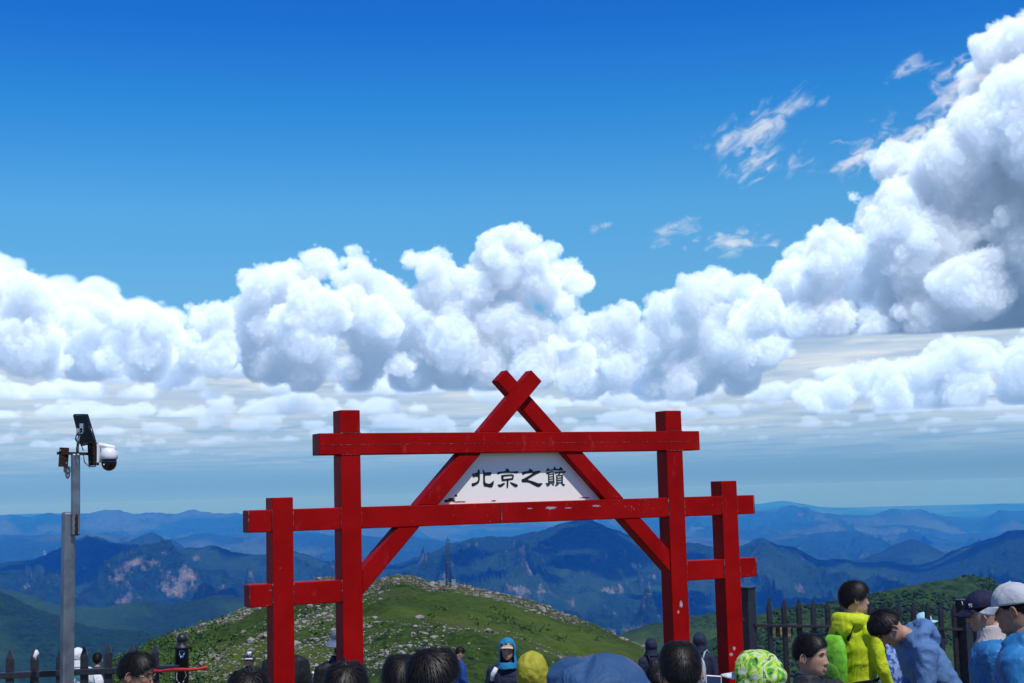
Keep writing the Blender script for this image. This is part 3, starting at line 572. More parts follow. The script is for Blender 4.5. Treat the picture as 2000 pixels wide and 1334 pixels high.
# lettering, traced as brush strokes: coordinates are photo pixels of the enlarged board (9.0909 px per photo pixel)
INK=pmat('black_lettering',(.006,.007,.010),.45,.4)
def zp(X,Y): return gp(900+X/9.0909,890+Y/9.0909,SY)
CH={'north':[[(300,245),(338,250),(335,470),(250,530),(195,548),(190,488),(262,478),(305,440),(305,370),(245,372),(210,388),(200,318),(250,312),(302,290)],
 [(385,228),(420,285),(425,300),(470,292),(545,290),(538,345),(480,350),(428,345),(428,480),(500,500),(545,478),(585,435),(582,500),(560,555),(530,566),(470,550),(395,540),(395,300)]],
'capital':[[(815,218),(858,255),(862,285),(1030,272),(1010,315),(860,300),(720,308),(650,335),(640,290),(800,275),(800,235)],
 [(710,348),(745,340),(945,325),(930,425),(905,425),(912,365),(905,355),(760,368),(755,395),(760,440),(725,455)],
 [(750,415),(905,395),(910,428),(745,450)],
 [(815,428),(845,428),(840,545),(832,572),(812,570),(810,540)],
 [(650,508),(690,515),(760,480),(790,486),(740,540),(690,560),(665,545)],
 [(870,465),(920,480),(1015,515),(1000,550),(960,558),(920,525),(880,492)]],
'of':[[(1215,225),(1250,245),(1280,262),(1275,285),(1405,262),(1410,300),(1340,325),(1200,410),(1180,425),(1300,460),(1370,490),(1455,485),(1430,520),(1400,550),(1365,556),(1310,530),(1200,470),(1080,472),(1075,420),(1130,400),(1300,300),(1150,315),(1090,345),(1080,285),(1210,272)]],
'peak':[[(1545,210),(1562,235),(1565,248),(1648,240),(1650,200),(1672,190),(1685,235),(1752,232),(1758,198),(1785,205),(1822,258),(1800,265),(1650,258),(1560,268),(1505,285),(1520,265)],
 [(1510,300),(1640,270),(1640,288),(1520,328)],[(1545,318),(1565,318),(1572,500),(1550,505)],[(1630,300),(1652,300),(1660,480),(1640,490)],[(1555,330),(1645,312),(1645,326),(1555,346)],[(1560,372),(1650,358),(1650,372),(1560,388)],[(1560,412),(1650,400),(1650,414),(1560,428)],[(1562,450),(1655,440),(1655,456),(1562,466)],[(1505,488),(1660,468),(1662,486),(1512,508)],[(1520,520),(1570,505),(1580,520),(1535,542),(1525,540)],[(1615,502),(1650,500),(1648,530),(1630,522)],
 [(1665,290),(1865,270),(1850,308),(1740,302),(1670,322)],[(1745,300),(1770,300),(1745,345),(1720,345)],[(1690,345),(1712,345),(1712,500),(1692,500)],[(1785,340),(1810,335),(1808,498),(1788,498)],[(1690,345),(1808,335),(1808,352),(1690,360)],[(1712,390),(1790,382),(1790,396),(1712,404)],[(1712,430),(1790,422),(1790,436),(1712,446)],[(1700,472),(1800,465),(1800,482),(1700,490)],[(1670,525),(1720,490),(1740,496),(1710,525),(1680,535)],[(1780,490),(1845,505),(1838,530),(1815,532),(1785,505)]]}
from mathutils.geometry import tessellate_polygon
def smooth_poly(P):
    out=[]
    for i in range(len(P)):
        a,b=Vector(P[i]),Vector(P[(i+1)%len(P)]); out+= [a*.8+b*.2,a*.2+b*.8]
    return out
for nm,strokes in CH.items():
    mb=MB()
    for st in strokes:
        q=smooth_poly(st) if len(st)>5 else [Vector(p) for p in st]
        W=[zp(p.x,p.y) for p in q]; f3=[Vector((u,z,0)) for u,z in W]; tri=tessellate_polygon([f3]); n_=len(W); k=strokes.index(st)*.00008
        y0=SY-.003-k
        mb.add([(u,y0,z) for u,z in W]+[(u,SY+.001,z) for u,z in W],[tuple(t) for t in tri]+[(i,(i+1)%n_,n_+(i+1)%n_,n_+i) for i in range(n_)])
    mb.build('character',INK,board)
# rust and filler at the foot of the board
RUST=pmat('rust_scab',(.13,.035,.012),.95,.2,col2=(.05,.018,.008),vscale=60,bump=1.,bscale=90)
def blob(cx,cy,rx,ry,seed,n=22):
    r_=random.Random(seed); return [(cx+math.cos(2*math.pi*k/n)*rx*r_.uniform(.55,1.15),cy+math.sin(2*math.pi*k/n)*ry*r_.uniform(.55,1.15)) for k in range(n)]
for cx,cy,rx,ry,s in ((881,976,9,5,1),(890,968,3,2.6,2),(872,979,5,3,3),(898,980,14,1.2,4),(1142,972,11,1.0,5),(964,978,5,1.2,6)):
    q=[gp(a,b,SY) for a,b in blob(cx,cy,rx,ry,s)]; q=[(u,max(z,r2t+.001)) for u,z in q]; n_=len(q); mb=MB(); tri=tessellate_polygon([[Vector((u,z,0)) for u,z in q]])
    mb.add([(u,SY-.002,z) for u,z in q]+[(u,SY+.001,z) for u,z in q],[tuple(t) for t in tri]+[(i,(i+1)%n_,n_+(i+1)%n_,n_+i) for i in range(n_)]); mb.build('rust_patch',RUST,board)
GREYP=pmat('bare_primer',(.36,.38,.42),.7,.3,col2=(.30,.10,.10),vscale=40)
for cx,cy,rx,ry,s in ((1075,992,13,3.2,8),(1035,993,6,1.6,9),(1165,988,9,2,10),(1110,992,9,1.2,11)):
    q=[gp(a,b,rec) for a,b in blob(cx,cy,rx,ry,s)]; mb=MB(); tri=tessellate_polygon([[Vector((u,z,0)) for u,z in q]]); mb.add([(u,rec-.0006,z) for u,z in q],[tuple(t) for t in tri]); mb.build('worn_patch',GREYP,gate)
for cx,cy,rx,ry,s in ((1434,1266,7,9,12),(1428,1278,10,7,14),(1330,1180,7,14,15),(1325,1195,5,8,16)):
    q=[gp(a,b,0) for a,b in blob(cx,cy,rx*.45,ry*.5,s)]; mb=MB(); tri=tessellate_polygon([[Vector((u,z,0)) for u,z in q]]); mb.add([(u,-.0008,z) for u,z in q],[tuple(t) for t in tri]); mb.build('worn_patch',GREYP,gate)
lap('gate')
# ---------------------------------------------------------------- camera pole
STEEL=pmat('galvanised_steel',(.20,.22,.245),.40,.5,metal=.7,var=.18,vscale=9,bump=.1,bscale=30)
RUSTP=pmat('rusty_plate',(.028,.014,.010),.9,.3,col2=(.050,.020,.011),vscale=35,bump=.6,bscale=70)
BLACKP=pmat('black_plastic',(.010,.011,.013),.3,.5); WHITEP=pmat('white_plastic',(.72,.74,.76),.35,.5,var=.04,vscale=30)
PANELM=pmat('solar_back_sheet',(.006,.007,.009),.6,.15,var=.2,vscale=30); ALU=pmat('bare_aluminium',(.55,.57,.60),.35,.5,metal=.9)
GLASSD=pmat('smoked_dome',(.006,.006,.008),.08,.6)
PD=8.0
def A8(x,y,d=0.): return at(x,y,PD+d)
zb=0.0
b0=A8(130.5,1334); tp=A8(134,1000); dirn=(tp-b0).normalized(); foot=b0-dirn*((b0.z+.15)/dirn.z)
pole=empty('camera_pole',foot); tag(pole,'grey steel mast carrying a solar panel and a white dome camera','mast')
def L(p): return Vector(p)-foot
def rtube(name,a,b,w,mat,par,rz=.6,bev=.012):
    a,b=Vector(a),Vector(b); d=(b-a); ln=d.length; q=d.to_track_quat('Z','X').to_matrix(); M=q@Matrix.Rotation(rz,3,'Z'); mb=MB(); mb.box((a+b)/2,(w,w,ln),M,bev=bev); return mb.build(name,mat,par)
rtube('lower_post',L(foot),L(tp),.066,STEEL,pole)
u0=A8(147.5,1046,-.02); u1=A8(147.5,886,-.02)
rtube('upper_post',L(u0),L(u1),.045,STEEL,pole,.5,.008)
mb=MB(); mb.tube([L(A8(150+.6*math.sin(k*2.1),1004+k*4.2,-.045)) for k in range(11)],[.006+.003*((k*7)%3)/2 for k in range(11)],6); mb.build('rusty_weld',RUSTP,pole)
# cross arm and rusty plates
mb=MB(); mb.box(L(A8(152,886,-.02)),(.23,.02,.016),Matrix.Rotation(.05,3,'Y')); mb.build('cross_arm',RUSTP,pole)
mb=MB(); mb.box(L(A8(124.5,893,-.02)),(.052,.012,.108),Matrix.Rotation(.06,3,'Y')@Matrix.Rotation(.3,3,'Z')); mb.build('bracket_plate',RUSTP,pole)
mb=MB(); mb.box(L(A8(182,887,-.02)),(.060,.012,.128),Matrix.Rotation(-.06,3,'Y')@Matrix.Rotation(-.3,3,'Z')); mb.build('bracket_plate',RUSTP,pole)
for x,y in ((176,872),(189,870),(176,902),(189,902),(118,880),(130,905)):
    mb=MB(); mb.lathe([(.005,-.006),(.005,.006)],L(A8(x,y,-.035)),6,Matrix.Rotation(1.57,3,'X')); mb.build('bolt',STEEL,pole)
# solar panel (seen from behind, leaning)
c=[A8(143,811,.10),A8(167,811,.0),A8(182,862,-.10),A8(157,868,.0)]
nrm=((c[1]-c[0]).cross(c[3]-c[0])).normalized(); 
mb=MB(); mb.add([L(p) for p in c]+[L(p+nrm*.018) for p in c],[(0,1,2,3),(7,6,5,4),(0,4,5,1),(1,5,6,2),(2,6,7,3),(3,7,4,0)]); pan=mb.build('solar_panel',PANELM,pole)
for a_,b_ in ((0,1),(1,2),(2,3),(3,0)):
    mb=MB(); mb.tube([L(c[a_]+nrm*.009),L(c[b_]+nrm*.009)],.010,6); mb.build('panel_frame',BLACKP,pan)
mb=MB(); mb.box(L(A8(156,842,-.06)),(.035,.02,.03)); mb.box(L(A8(160,836,-.06)),(.02,.02,.05)); mb.build('panel_clamp',ALU,pole)
mb=MB(); mb.tube([L(A8(151,884,-.02)),L(A8(152,868,-.03)),L(A8(156,846,-.05))],.008,8); mb.build('panel_stalk',ALU,pole)
for k,pts in enumerate(([(160,840),(150,848),(147,858),(152,866),(149,876),(153,886)],[(158,845),(148,852),(150,862),(158,868),(163,880)],[(163,888),(165,903),(175,912),(186,911),(190,905)])):
    mb=MB(); mb.tube([L(A8(x,y,-.07)) for x,y in pts],.003,6); mb.build('cable',BLACKP,pole)
# dome camera
mb=MB(); mb.tube([L(A8(191,868,-.02)),L(A8(200,870,-.02)),L(A8(222,874,-.02)),L(A8(224,880,-.02))],[.012,.013,.012,.010],8); mb.box(L(A8(193.5,884,-.02)),(.010,.05,.11)); mb.build('camera_arm',WHITEP,pole)
cc=L(A8(213,892,-.02)); s=.048
mb=MB(); mb.lathe([(.012,.050),(.030,.046),(.043,.030),(.047,.010),(.047,-.012),(.044,-.014)],cc,24); dome=mb.build('camera_housing',WHITEP,pole)
mb=MB(); mb.lathe([(.042,-.014),(.043,-.030),(.039,-.052),(.029,-.068),(.014,-.077),(.004,-.079)],cc,24); mb.build('camera_dome',GLASSD,dome)
mb=MB(); mb.ell(cc+Vector((-.018,-.036,-.045)),(.006,.006,.006)); mb.build('lens',ALU,dome)
mb=MB(); mb.box(L(A8(131,917,.03)),(.030,.04,.035),None,.004); mb.ell(L(A8(132,925,.03)),(.014,.014,.030)); mb.build('small_camera',pmat('grey_plastic',(.30,.31,.32),.5),pole)
# ---------------------------------------------------------------- railings
PAINT=pmat('charcoal_fence_paint',(.017,.020,.028),.42,.4,var=.25,vscale=30,bump=.15,bscale=60)
PAINTR=pmat('brown_fence_paint',(.018,.014,.017),.5,.4,var=.3,vscale=25,bump=.15,bscale=60)
def picket(name,base,top,w,d,mat,par,rz,tip=.06,style=0):
    mb=MB(); b=Vector(base); H=top-b.z; hw=w/2; hd=d/2; c_,s_=math.cos(rz),math.sin(rz)
    def q(x,y,z): return (b.x+x*c_-y*s_,b.y+x*s_+y*c_,b.z+z)
    V=[q(-hw,-hd,0),q(hw,-hd,0),q(hw,hd,0),q(-hw,hd,0),q(-hw,-hd,H-tip),q(hw,-hd,H-tip),q(hw,hd,H-tip),q(-hw,hd,H-tip)]
    if style==0: V+=[q(-.15*hw,-.3*hd,H),q(.15*hw,-.3*hd,H),q(.15*hw,.3*hd,H),q(-.15*hw,.3*hd,H)]
    else: V+=[q(.05*hw,-.6*hd,H),q(.65*hw,-.6*hd,H-.01),q(.65*hw,.6*hd,H-.01),q(.05*hw,.6*hd,H)]
    F=[(0,3,2,1)]+[(i,(i+1)%4,4+(i+1)%4,4+i) for i in range(4)]+[(4+i,4+(i+1)%4,8+(i+1)%4,8+i) for i in range(4)]+[(8,9,10,11)]
    mb.add(V,F); return mb.build(name,mat,par)
lf=empty('iron_railing',(0,0,0)); tag(lf,'dark spear-topped railing with a ball-capped post beneath the camera mast','railing')
p0=at(-60,1290,8.40); p1=at(355,1290,8.60); rzl=math.atan2(p1.y-p0.y,p1.x-p0.x)
def lz(x,y): return float(gz(x,y))-.03
for x,yt in ((-30,1271),(20,1268),(68,1266),(118,1265),(165,1262),(212,1257),(258,1256),(303,1256)):
    t=at(x,yt,8.40+.2*(x+60)/415); picket('picket',(t.x,t.y,lz(t.x,t.y)),t.z,.044,.035,PAINT,lf,rzl,.055)
for ya,yb in ((1322,1303.5),(1640,1621)):
    a=at(-90,ya+2,8.385); b=at(355,yb,8.585); c_=(a+b)/2; ln=(b-a).length; M=(b-a).to_track_quat('X','Z').to_matrix(); mb=MB(); mb.box(c_,(ln,.045,.035),M,.003); mb.build('rail',PAINT,lf)
t=at(355,1252,8.6); pb=lz(t.x,t.y)
mb=MB(); mb.lathe([(.040,pb-t.z),(.040,-.045),(.050,-.043),(.050,-.030),(.030,-.024),(.026,-.012),(.028,-.008)],t,20); ps=mb.build('end_post',PAINT,lf)
mb=MB(); mb.ell(t+Vector((0,0,.014)),(.031,.031,.031),None,18,12); mb.build('ball_finial',PAINT,ps)
def sticker(pts,Y,r,mat,name,par,cx):
    # patch wrapped on the round post
    q=[at(x,y,Y) for x,y in pts]; c0=at(cx,1280,8.6); V=[]
    for p in q:
        dx=max(-.9*r,min(.9*r,p.x-c0.x)); V.append((c0.x+dx,8.6-math.sqrt(r*r-dx*dx)-.0008 if False else t.y-math.sqrt(r*r-dx*dx),p.z))
    mb=MB(); mb.add(V,[tuple(tr) for tr in tessellate_polygon([[Vector((v[0],v[2],0)) for v in V]])]); mb.build(name,mat,par)
sticker(blob(358,1276,7,8,31),8.6,.0412,pmat('blue_sticker',(.02,.20,.60),.5,col2=(.6,.7,.8),vscale=60,thr=(.52,.58)),'sticker',ps,355)
sticker([(348,1310),(364,1309),(366,1318),(361,1331),(353,1333),(347,1325)],8.6,.0412,pmat('torn_paper',(.62,.62,.66),.8,var=.1,vscale=50),'sticker',ps,355)
RIB=pmat('red_ribbon',(.42,.012,.012),.6,.3,var=.2,vscale=20,sheen=.3)
def ribbon(name,pts,w,Y,label):
    V=[];F=[]
    for i,(x,y,dd) in enumerate(pts):
        p=at(x,y,Y+dd); hw=w*(1+.25*math.sin(i*1.7)); V+=[p+Vector((0,.004*math.sin(i*2.1),hw)),p+Vector((0,-.004*math.sin(i*1.3),-hw))]
    for i in range(len(pts)-1): F.append((2*i,2*i+1,2*i+3,2*i+2))
    mb=MB(); mb.add(V,F,True); o=mb.build(name,RIB); m=o.modifiers.new('thick','SOLIDIFY'); m.thickness=.002; tag(o,label,'ribbon'); return o
ribbon('ribbon',[(296,1306,-.04),(302,1311,-.07),(314,1311,-.06),(326,1309,-.07),(340,1308.5,-.10),(356,1308,-.10),(372,1307.5,-.08),(388,1306.5,-.05),(400,1305,-.05),(406,1304,-.05)],.009,8.6,'red ribbon tied to the railing and blowing out past the ball-capped post')
CLO=pmat('white_cloth',(.70,.70,.72),.8,.2,var=.15,vscale=40,bump=.4,bscale=60)
mb=MB(); q=at(74,1278,8.40); 
mb.tube([q+Vector((0,-.03,.028)),q+Vector((.006,-.035,.012)),q+Vector((-.004,-.04,-.006)),q+Vector((.002,-.036,-.028))],[.008,.016,.013,.004],8,squash=[.6,.5,.5,.6]); o=mb.build('cloth_scrap',CLO); tag(o,'white scrap of cloth knotted on a spear of the railing beside the mast','cloth')
# right hand railing
rf=empty('iron_fence',(0,0,0)); tag(rf,'dark pointed steel fence running from the gate behind the yellow jacket','fence')
def rD(x): return 11.75+(x-1455)/(1862-1455)*.75
xs_=[1501,1530,1559,1587,1615,1643,1671,1699,1727,1755,1783,1810,1836,1862]+[1902,1928,1954,1980,2006]
q0,q1=at(1455,1200,rD(1455)),at(1862,1200,rD(1862)); rzr=math.atan2(q1.y-q0.y,q1.x-q0.x)
for i,x in enumerate(xs_):
    yt=1169+(x-1501)/361*9.5+((i*5)%3-1)*.8; t=at(x,yt,rD(x)); picket('picket',(t.x,t.y,lz(t.x,t.y)),t.z,.036,.030,PAINTR if i%3 else PAINT,rf,rzr,.07,1)
for ya,yb,dd in ((1221,1229.5,-.045),(1490,1500,-.045)):
    a=at(1472,ya,rD(1472)+dd); b=at(1886,yb,rD(1886)+dd); M=(b-a).to_track_quat('X','Z').to_matrix(); mb=MB(); mb.box((a+b)/2,((b-a).length,.036,.024),M,.003); mb.build('rail',PAINTR,rf)
a=at(1888,1228,rD(1888)-.045); b=at(2080,1204,rD(2080)-.3); M=(b-a).to_track_quat('X','Z').to_matrix(); mb=MB(); mb.box((a+b)/2,((b-a).length,.036,.024),M,.003); mb.build('rail',PAINTR,rf)
for x,yt,w,d in ((1459,1150,.105,.09),(1881,1174,.105,.10)):
    t=at(x,yt,rD(x)+(.0 if x<1500 else -.02)); bz=lz(t.x,t.y); mb=MB(); mb.box((t.x,t.y,(bz+t.z)/2),(w,d,t.z-bz),Matrix.Rotation(rzr+.35,3,'Z'),.006); po=mb.build('fence_post',PAINT,rf)
    mb=MB(); mb.box((t.x,t.y,t.z+.008),(w+.012,d+.012,.014),Matrix.Rotation(rzr+.35,3,'Z'),.003); mb.build('post_cap',PAINT,po)
mb=MB(); t=at(1446,1210,11.55); mb.box(t,(.06,.05,.022)); mb.box(t+Vector((-.02,-.02,0)),(.02,.03,.05)); mb.build('latch',RUSTP,rf)
BRD=pmat('plywood_board',(.34,.30,.18),.8,.2,col2=(.10,.09,.07),vscale=14,thr=(.5,.56)); t=at(1523,1233,rD(1523)+.10)
mb=MB(); mb.box(t,(.245,.012,.092),Matrix.Rotation(rzr,3,'Z')); o=mb.build('wooden_board',BRD,rf)
# ---------------------------------------------------------------- lattice mast on the hill
TM=pmat('dark_lattice_steel',(.030,.032,.036),.6,.4)
TD=205.; tb=at(876,1137,TD); tt=at(875,1062,TD); H=tt.z-tb.z+.6; hw=.30
lt=empty('lattice_mast',(tb.x,tb.y,tb.z-.5)); tag(lt,'thin dark lattice mast standing on the crest of the rocky hill','mast')
H+=.5; cs=[(-hw,-hw),(hw,-hw),(hw,hw),(-hw,hw)]
for x,y in cs:
    mb=MB(); mb.tube([(x,y,0),(x*.8,y*.8,H)],.035,5); mb.build('leg',TM,lt)
for k in range(11):
    z0,z1_=H*k/11,H*(k+1)/11; f0,f1=1-.2*k/11,1-.2*(k+1)/11; mb=MB()
    for i in range(4):
        a,b=cs[i],cs[(i+1)%4]; s_=1 if k%2 else 0; p,q=(a,b) if s_ else (b,a)
        mb.tube([(p[0]*f0,p[1]*f0,z0),(q[0]*f1,q[1]*f1,z1_)],.022,4); mb.tube([(a[0]*f1,a[1]*f1,z1_),(b[0]*f1,b[1]*f1,z1_)],.022,4)
    mb.build('bracing',TM,lt)
mb=MB(); mb.tube([(0,0,H-.2),(0,0,H+.5)],.03,6); mb.build('aerial',TM,lt)
for i,(x,w,h_,lab) in enumerate(((864,.7,.28,'low grey cabinet left of the lattice mast'),(886,.55,.45,'pale equipment box right of the lattice mast'))):
    p=at(x,1139,TD-1.5); mb=MB(); mb.box((0,0,h_/2-.15),(w,.7,h_+.3),None,.03); o=mb.build('equipment_box',pmat('weathered_box',(.28,.29,.30),.6,.3,var=.15,vscale=6)); o.location=p; 
    mb=MB(); mb.box((0,0,h_+.02),(w+.08,.78,.05)); l_=mb.build('lid',pmat('weathered_box2',(.30,.31,.32),.6),o); tag(o,lab,'box')
lap('props')
# ---------------------------------------------------------------- people
def ev_mesh(o):
    dg=bpy.context.evaluated_depsgraph_get(); e=o.evaluated_get(dg); me=bpy.data.meshes.new_from_object(e); return me
def remeshed(mb,vox,name,mat,parent,wr=0.,wl=.06,seed=0,smooth_it=2,stretch=(1,1,1)):
    """fuse the collected shapes into one continuous skin, then crease it"""
    o=mb.build(name,mat); m=o.modifiers.new('fuse','REMESH'); m.mode='VOXEL'; m.voxel_size=vox; m.use_smooth_shade=True
    if smooth_it: q=o.modifiers.new('ease','SMOOTH'); q.iterations=smooth_it; q.factor=.5
    bpy.context.view_layer.update(); me=ev_mesh(o); old=o.data; o.modifiers.clear(); o.data=me; bpy.data.meshes.remove(old); me.name=name
    if not me.materials: me.materials.append(mat)
    if wr:
        n=len(me.vertices); co=np.empty(n*3,np.float32); me.vertices.foreach_get('co',co); co=co.reshape(-1,3); nr=np.empty(n*3,np.float32); me.vertices.foreach_get('normal',nr); nr=nr.reshape(-1,3)
        q=co.astype(float)/(wl*1.5)*np.array(stretch); w=fbm(q[:,0]*.45,q[:,1]*.45,q[:,2]*.45,oct=2,seed=seed+3)*1.6
        f=np.clip(1-np.abs(fbm(q[:,0]+w,q[:,1]-w,q[:,2]*1.7+w*.8,oct=2,seed=seed,gain=.4))*3.2,-.6,1)**1; g_=np.clip(1-np.abs(fbm(q[:,0]*2.3-w,q[:,1]*2.3+w,q[:,2]*3.1+w,oct=2,seed=seed+8,gain=.4))*3.0,-.5,1)
        f=np.sign(f)*np.abs(f)**1.7*.9+g_*.10
        co=co+nr*((f-.25)*wr*.45)[:,None].astype(np.float32); me.vertices.foreach_set('co',co.ravel()); me.update()
    me.polygons.foreach_set('use_smooth',np.ones(len(me.polygons),bool)); o.parent=parent; return o
def ringloft(mb,rings,n=20,cap=True):
    """rings: (centre, rx, ry, tilt about x)"""
    V=[];F=[]
    for c,rx,ry,tl in rings:
        c=Vector(c)
        for k in range(n):
            a=2*math.pi*k/n; y=math.sin(a)*ry; V.append(c+Vector((math.cos(a)*rx,y*math.cos(tl),y*math.sin(tl))))
    for i in range(len(rings)-1):
        for k in range(n): F.append((i*n+k,i*n+(k+1)%n,(i+1)*n+(k+1)%n,(i+1)*n+k))
    if cap: F.append(tuple(range(n-1,-1,-1))); F.append(tuple((len(rings)-1)*n+k for k in range(n)))
    mb.add(V,F,True)
# head: rings (z, face y, nape y, half width)
HR=[(.118,.004,-.012,.010),(.113,.032,-.042,.034),(.102,.054,-.064,.050),(.086,.071,-.080,.062),(.062,.084,-.093,.071),(.035,.090,-.098,.0755),(.015,.0905,-.099,.0765),(0.,.089,-.097,.0765),(-.018,.088,-.092,.075),(-.035,.0875,-.085,.072),(-.05,.087,-.077,.069),(-.064,.0865,-.070,.066),(-.078,.086,-.063,.062),(-.092,.084,-.058,.055),(-.105,.079,-.055,.046),(-.114,.068,-.053,.038),(-.121,.05,-.052,.034)]
_hz=np.array([r[0] for r in HR])[::-1]; _hf=np.array([r[1] for r in HR])[::-1]; _hb=np.array([r[2] for r in HR])[::-1]; _hw=np.array([r[3] for r in HR])[::-1]
def head_pt(z,a,off=0.):
    """z array, a angle (0=right ear, pi/2=face); returns surface point"""
    yf=np.interp(z,_hz,_hf)+off; yb=np.interp(z,_hz,_hb)-off; hw=np.interp(z,_hz,_hw)+off
    c,s=np.cos(a),np.sin(a); e=.88; x=np.sign(c)*np.abs(c)**e*hw; mid=(yf+yb)*.5*0-.004; y=np.where(s>0,mid+np.abs(s)**e*(yf-mid),mid-np.abs(s)**e*(mid-yb)); return x,y
def head_mesh(smile=0.,lean=1.):
    zs=np.concatenate([np.linspace(.118,.03,12,endpoint=False),np.linspace(.03,-.121,38)]); n=56; a=2*np.pi*(np.arange(n)+.5)/n
    Z,A=np.meshgrid(zs,a,indexing='ij'); X,Y=head_pt(Z,A); g=lambda x0,z0,sx,sz: np.exp(-((X-x0)/sx)**2-((Z-z0)/sz)**2)
    fr=(Y>.0).astype(float)
    nose=np.interp(Z,[-.060,-.052,-.046,-.038,-.02,.0,.016,.03],[0,.006,.021,.0255,.017,.008,.002,0])*np.exp(-(X/np.interp(Z,[-.05,-.03,.02],[.0135,.0105,.008]))**2)
    wing=.007*(g(.013,-.044,.007,.007)+g(-.013,-.044,.007,.007))
    eye=-.009*(g(.031,.002,.015,.010)+g(-.031,.002,.015,.010)); brow=.0045*(g(.031,.020,.022,.007)+g(-.031,.020,.022,.007))
    lip=.0065*g(0,-.0685,.021,.0045)+.007*g(0,-.080,.018,.005)-.003*g(0,-.0742,.022,.0022)-.003*g(0,-.090,.02,.004)
    chin=.006*g(0,-.107,.018,.010); chk=.005*(g(.042,-.028,.018,.018)+g(-.042,-.028,.018,.018))*(1+smile)
    Y=Y+fr*(nose+wing+eye+brow+lip+chin+chk)
    V=np.stack([X,Y,Z],2).reshape(-1,3); F=[]; m=len(zs)
    for i in range(m-1):
        for k in range(n): F.append((i*n+k,i*n+(k+1)%n,(i+1)*n+(k+1)%n,(i+1)*n+k))
    F.append(tuple(range(n-1,-1,-1))); F.append(tuple((m-1)*n+k for k in range(n))); return V,F
SKIN=[pmat('skin_light',(.43,.255,.175),.6,.25,var=.10,vscale=30,bump=.08,bscale=180),pmat('skin_tan',(.35,.20,.13),.6,.25,var=.10,vscale=30,bump=.08,bscale=180)]
for m in SKIN: m.node_tree.nodes['Principled BSDF'].inputs['Subsurface Weight'].default_value=.12; m.node_tree.nodes['Principled BSDF'].inputs['Subsurface Radius'].default_value=(.012,.004,.002)
HAIR=pmat('black_hair',(.0055,.0046,.0044),.55,.12,var=.3,vscale=60)
HAIRS=pmat('black_hair_strands',(.0090,.0078,.0074),.46,.24,var=.4,vscale=90)
EYEW=pmat('eye_white',(.55,.52,.50),.3,.5); EYED=pmat('eye_dark',(.012,.008,.006),.2,.6); LIP=pmat('lip',(.27,.125,.10),.5,.4); TOOTH=pmat('tooth',(.70,.68,.62),.35,.5); MOUTH=pmat('mouth_inside',(.05,.012,.010),.6,.3)
def cloth(name,col,rough=.75,var=.12,sheen=0.,bump=.5,bs=7,spec=.25):
    """woven shell fabric: soft creases as relief"""
    m=pmat(name,col,rough,spec,var=var,vscale=7); n=m.node_tree
    if 'creases' in n.nodes: return m
    tc=n.nodes.new('ShaderNodeTexCoord'); no=n.nodes.new('ShaderNodeTexNoise'); no.name='creases'; no.inputs['Scale'].default_value=bs; no.inputs['Detail'].default_value=3; no.inputs['Distortion'].default_value=2.2
    mp=n.nodes.new('ShaderNodeMapping'); mp.inputs['Scale'].default_value=(1,1,.55); mp.inputs['Rotation'].default_value=(.4,.5,.2); n.links.new(tc.outputs['Object'],mp.inputs['Vector']); n.links.new(mp.outputs[0],no.inputs['Vector'])
    bp=n.nodes.new('ShaderNodeBump'); bp.inputs['Strength'].default_value=bump; bp.inputs['Distance'].default_value=.035; n.links.new(no.outputs['Fac'],bp.inputs['Height']); n.links.new(bp.outputs[0],n.nodes['Principled BSDF'].inputs['Normal']); return m
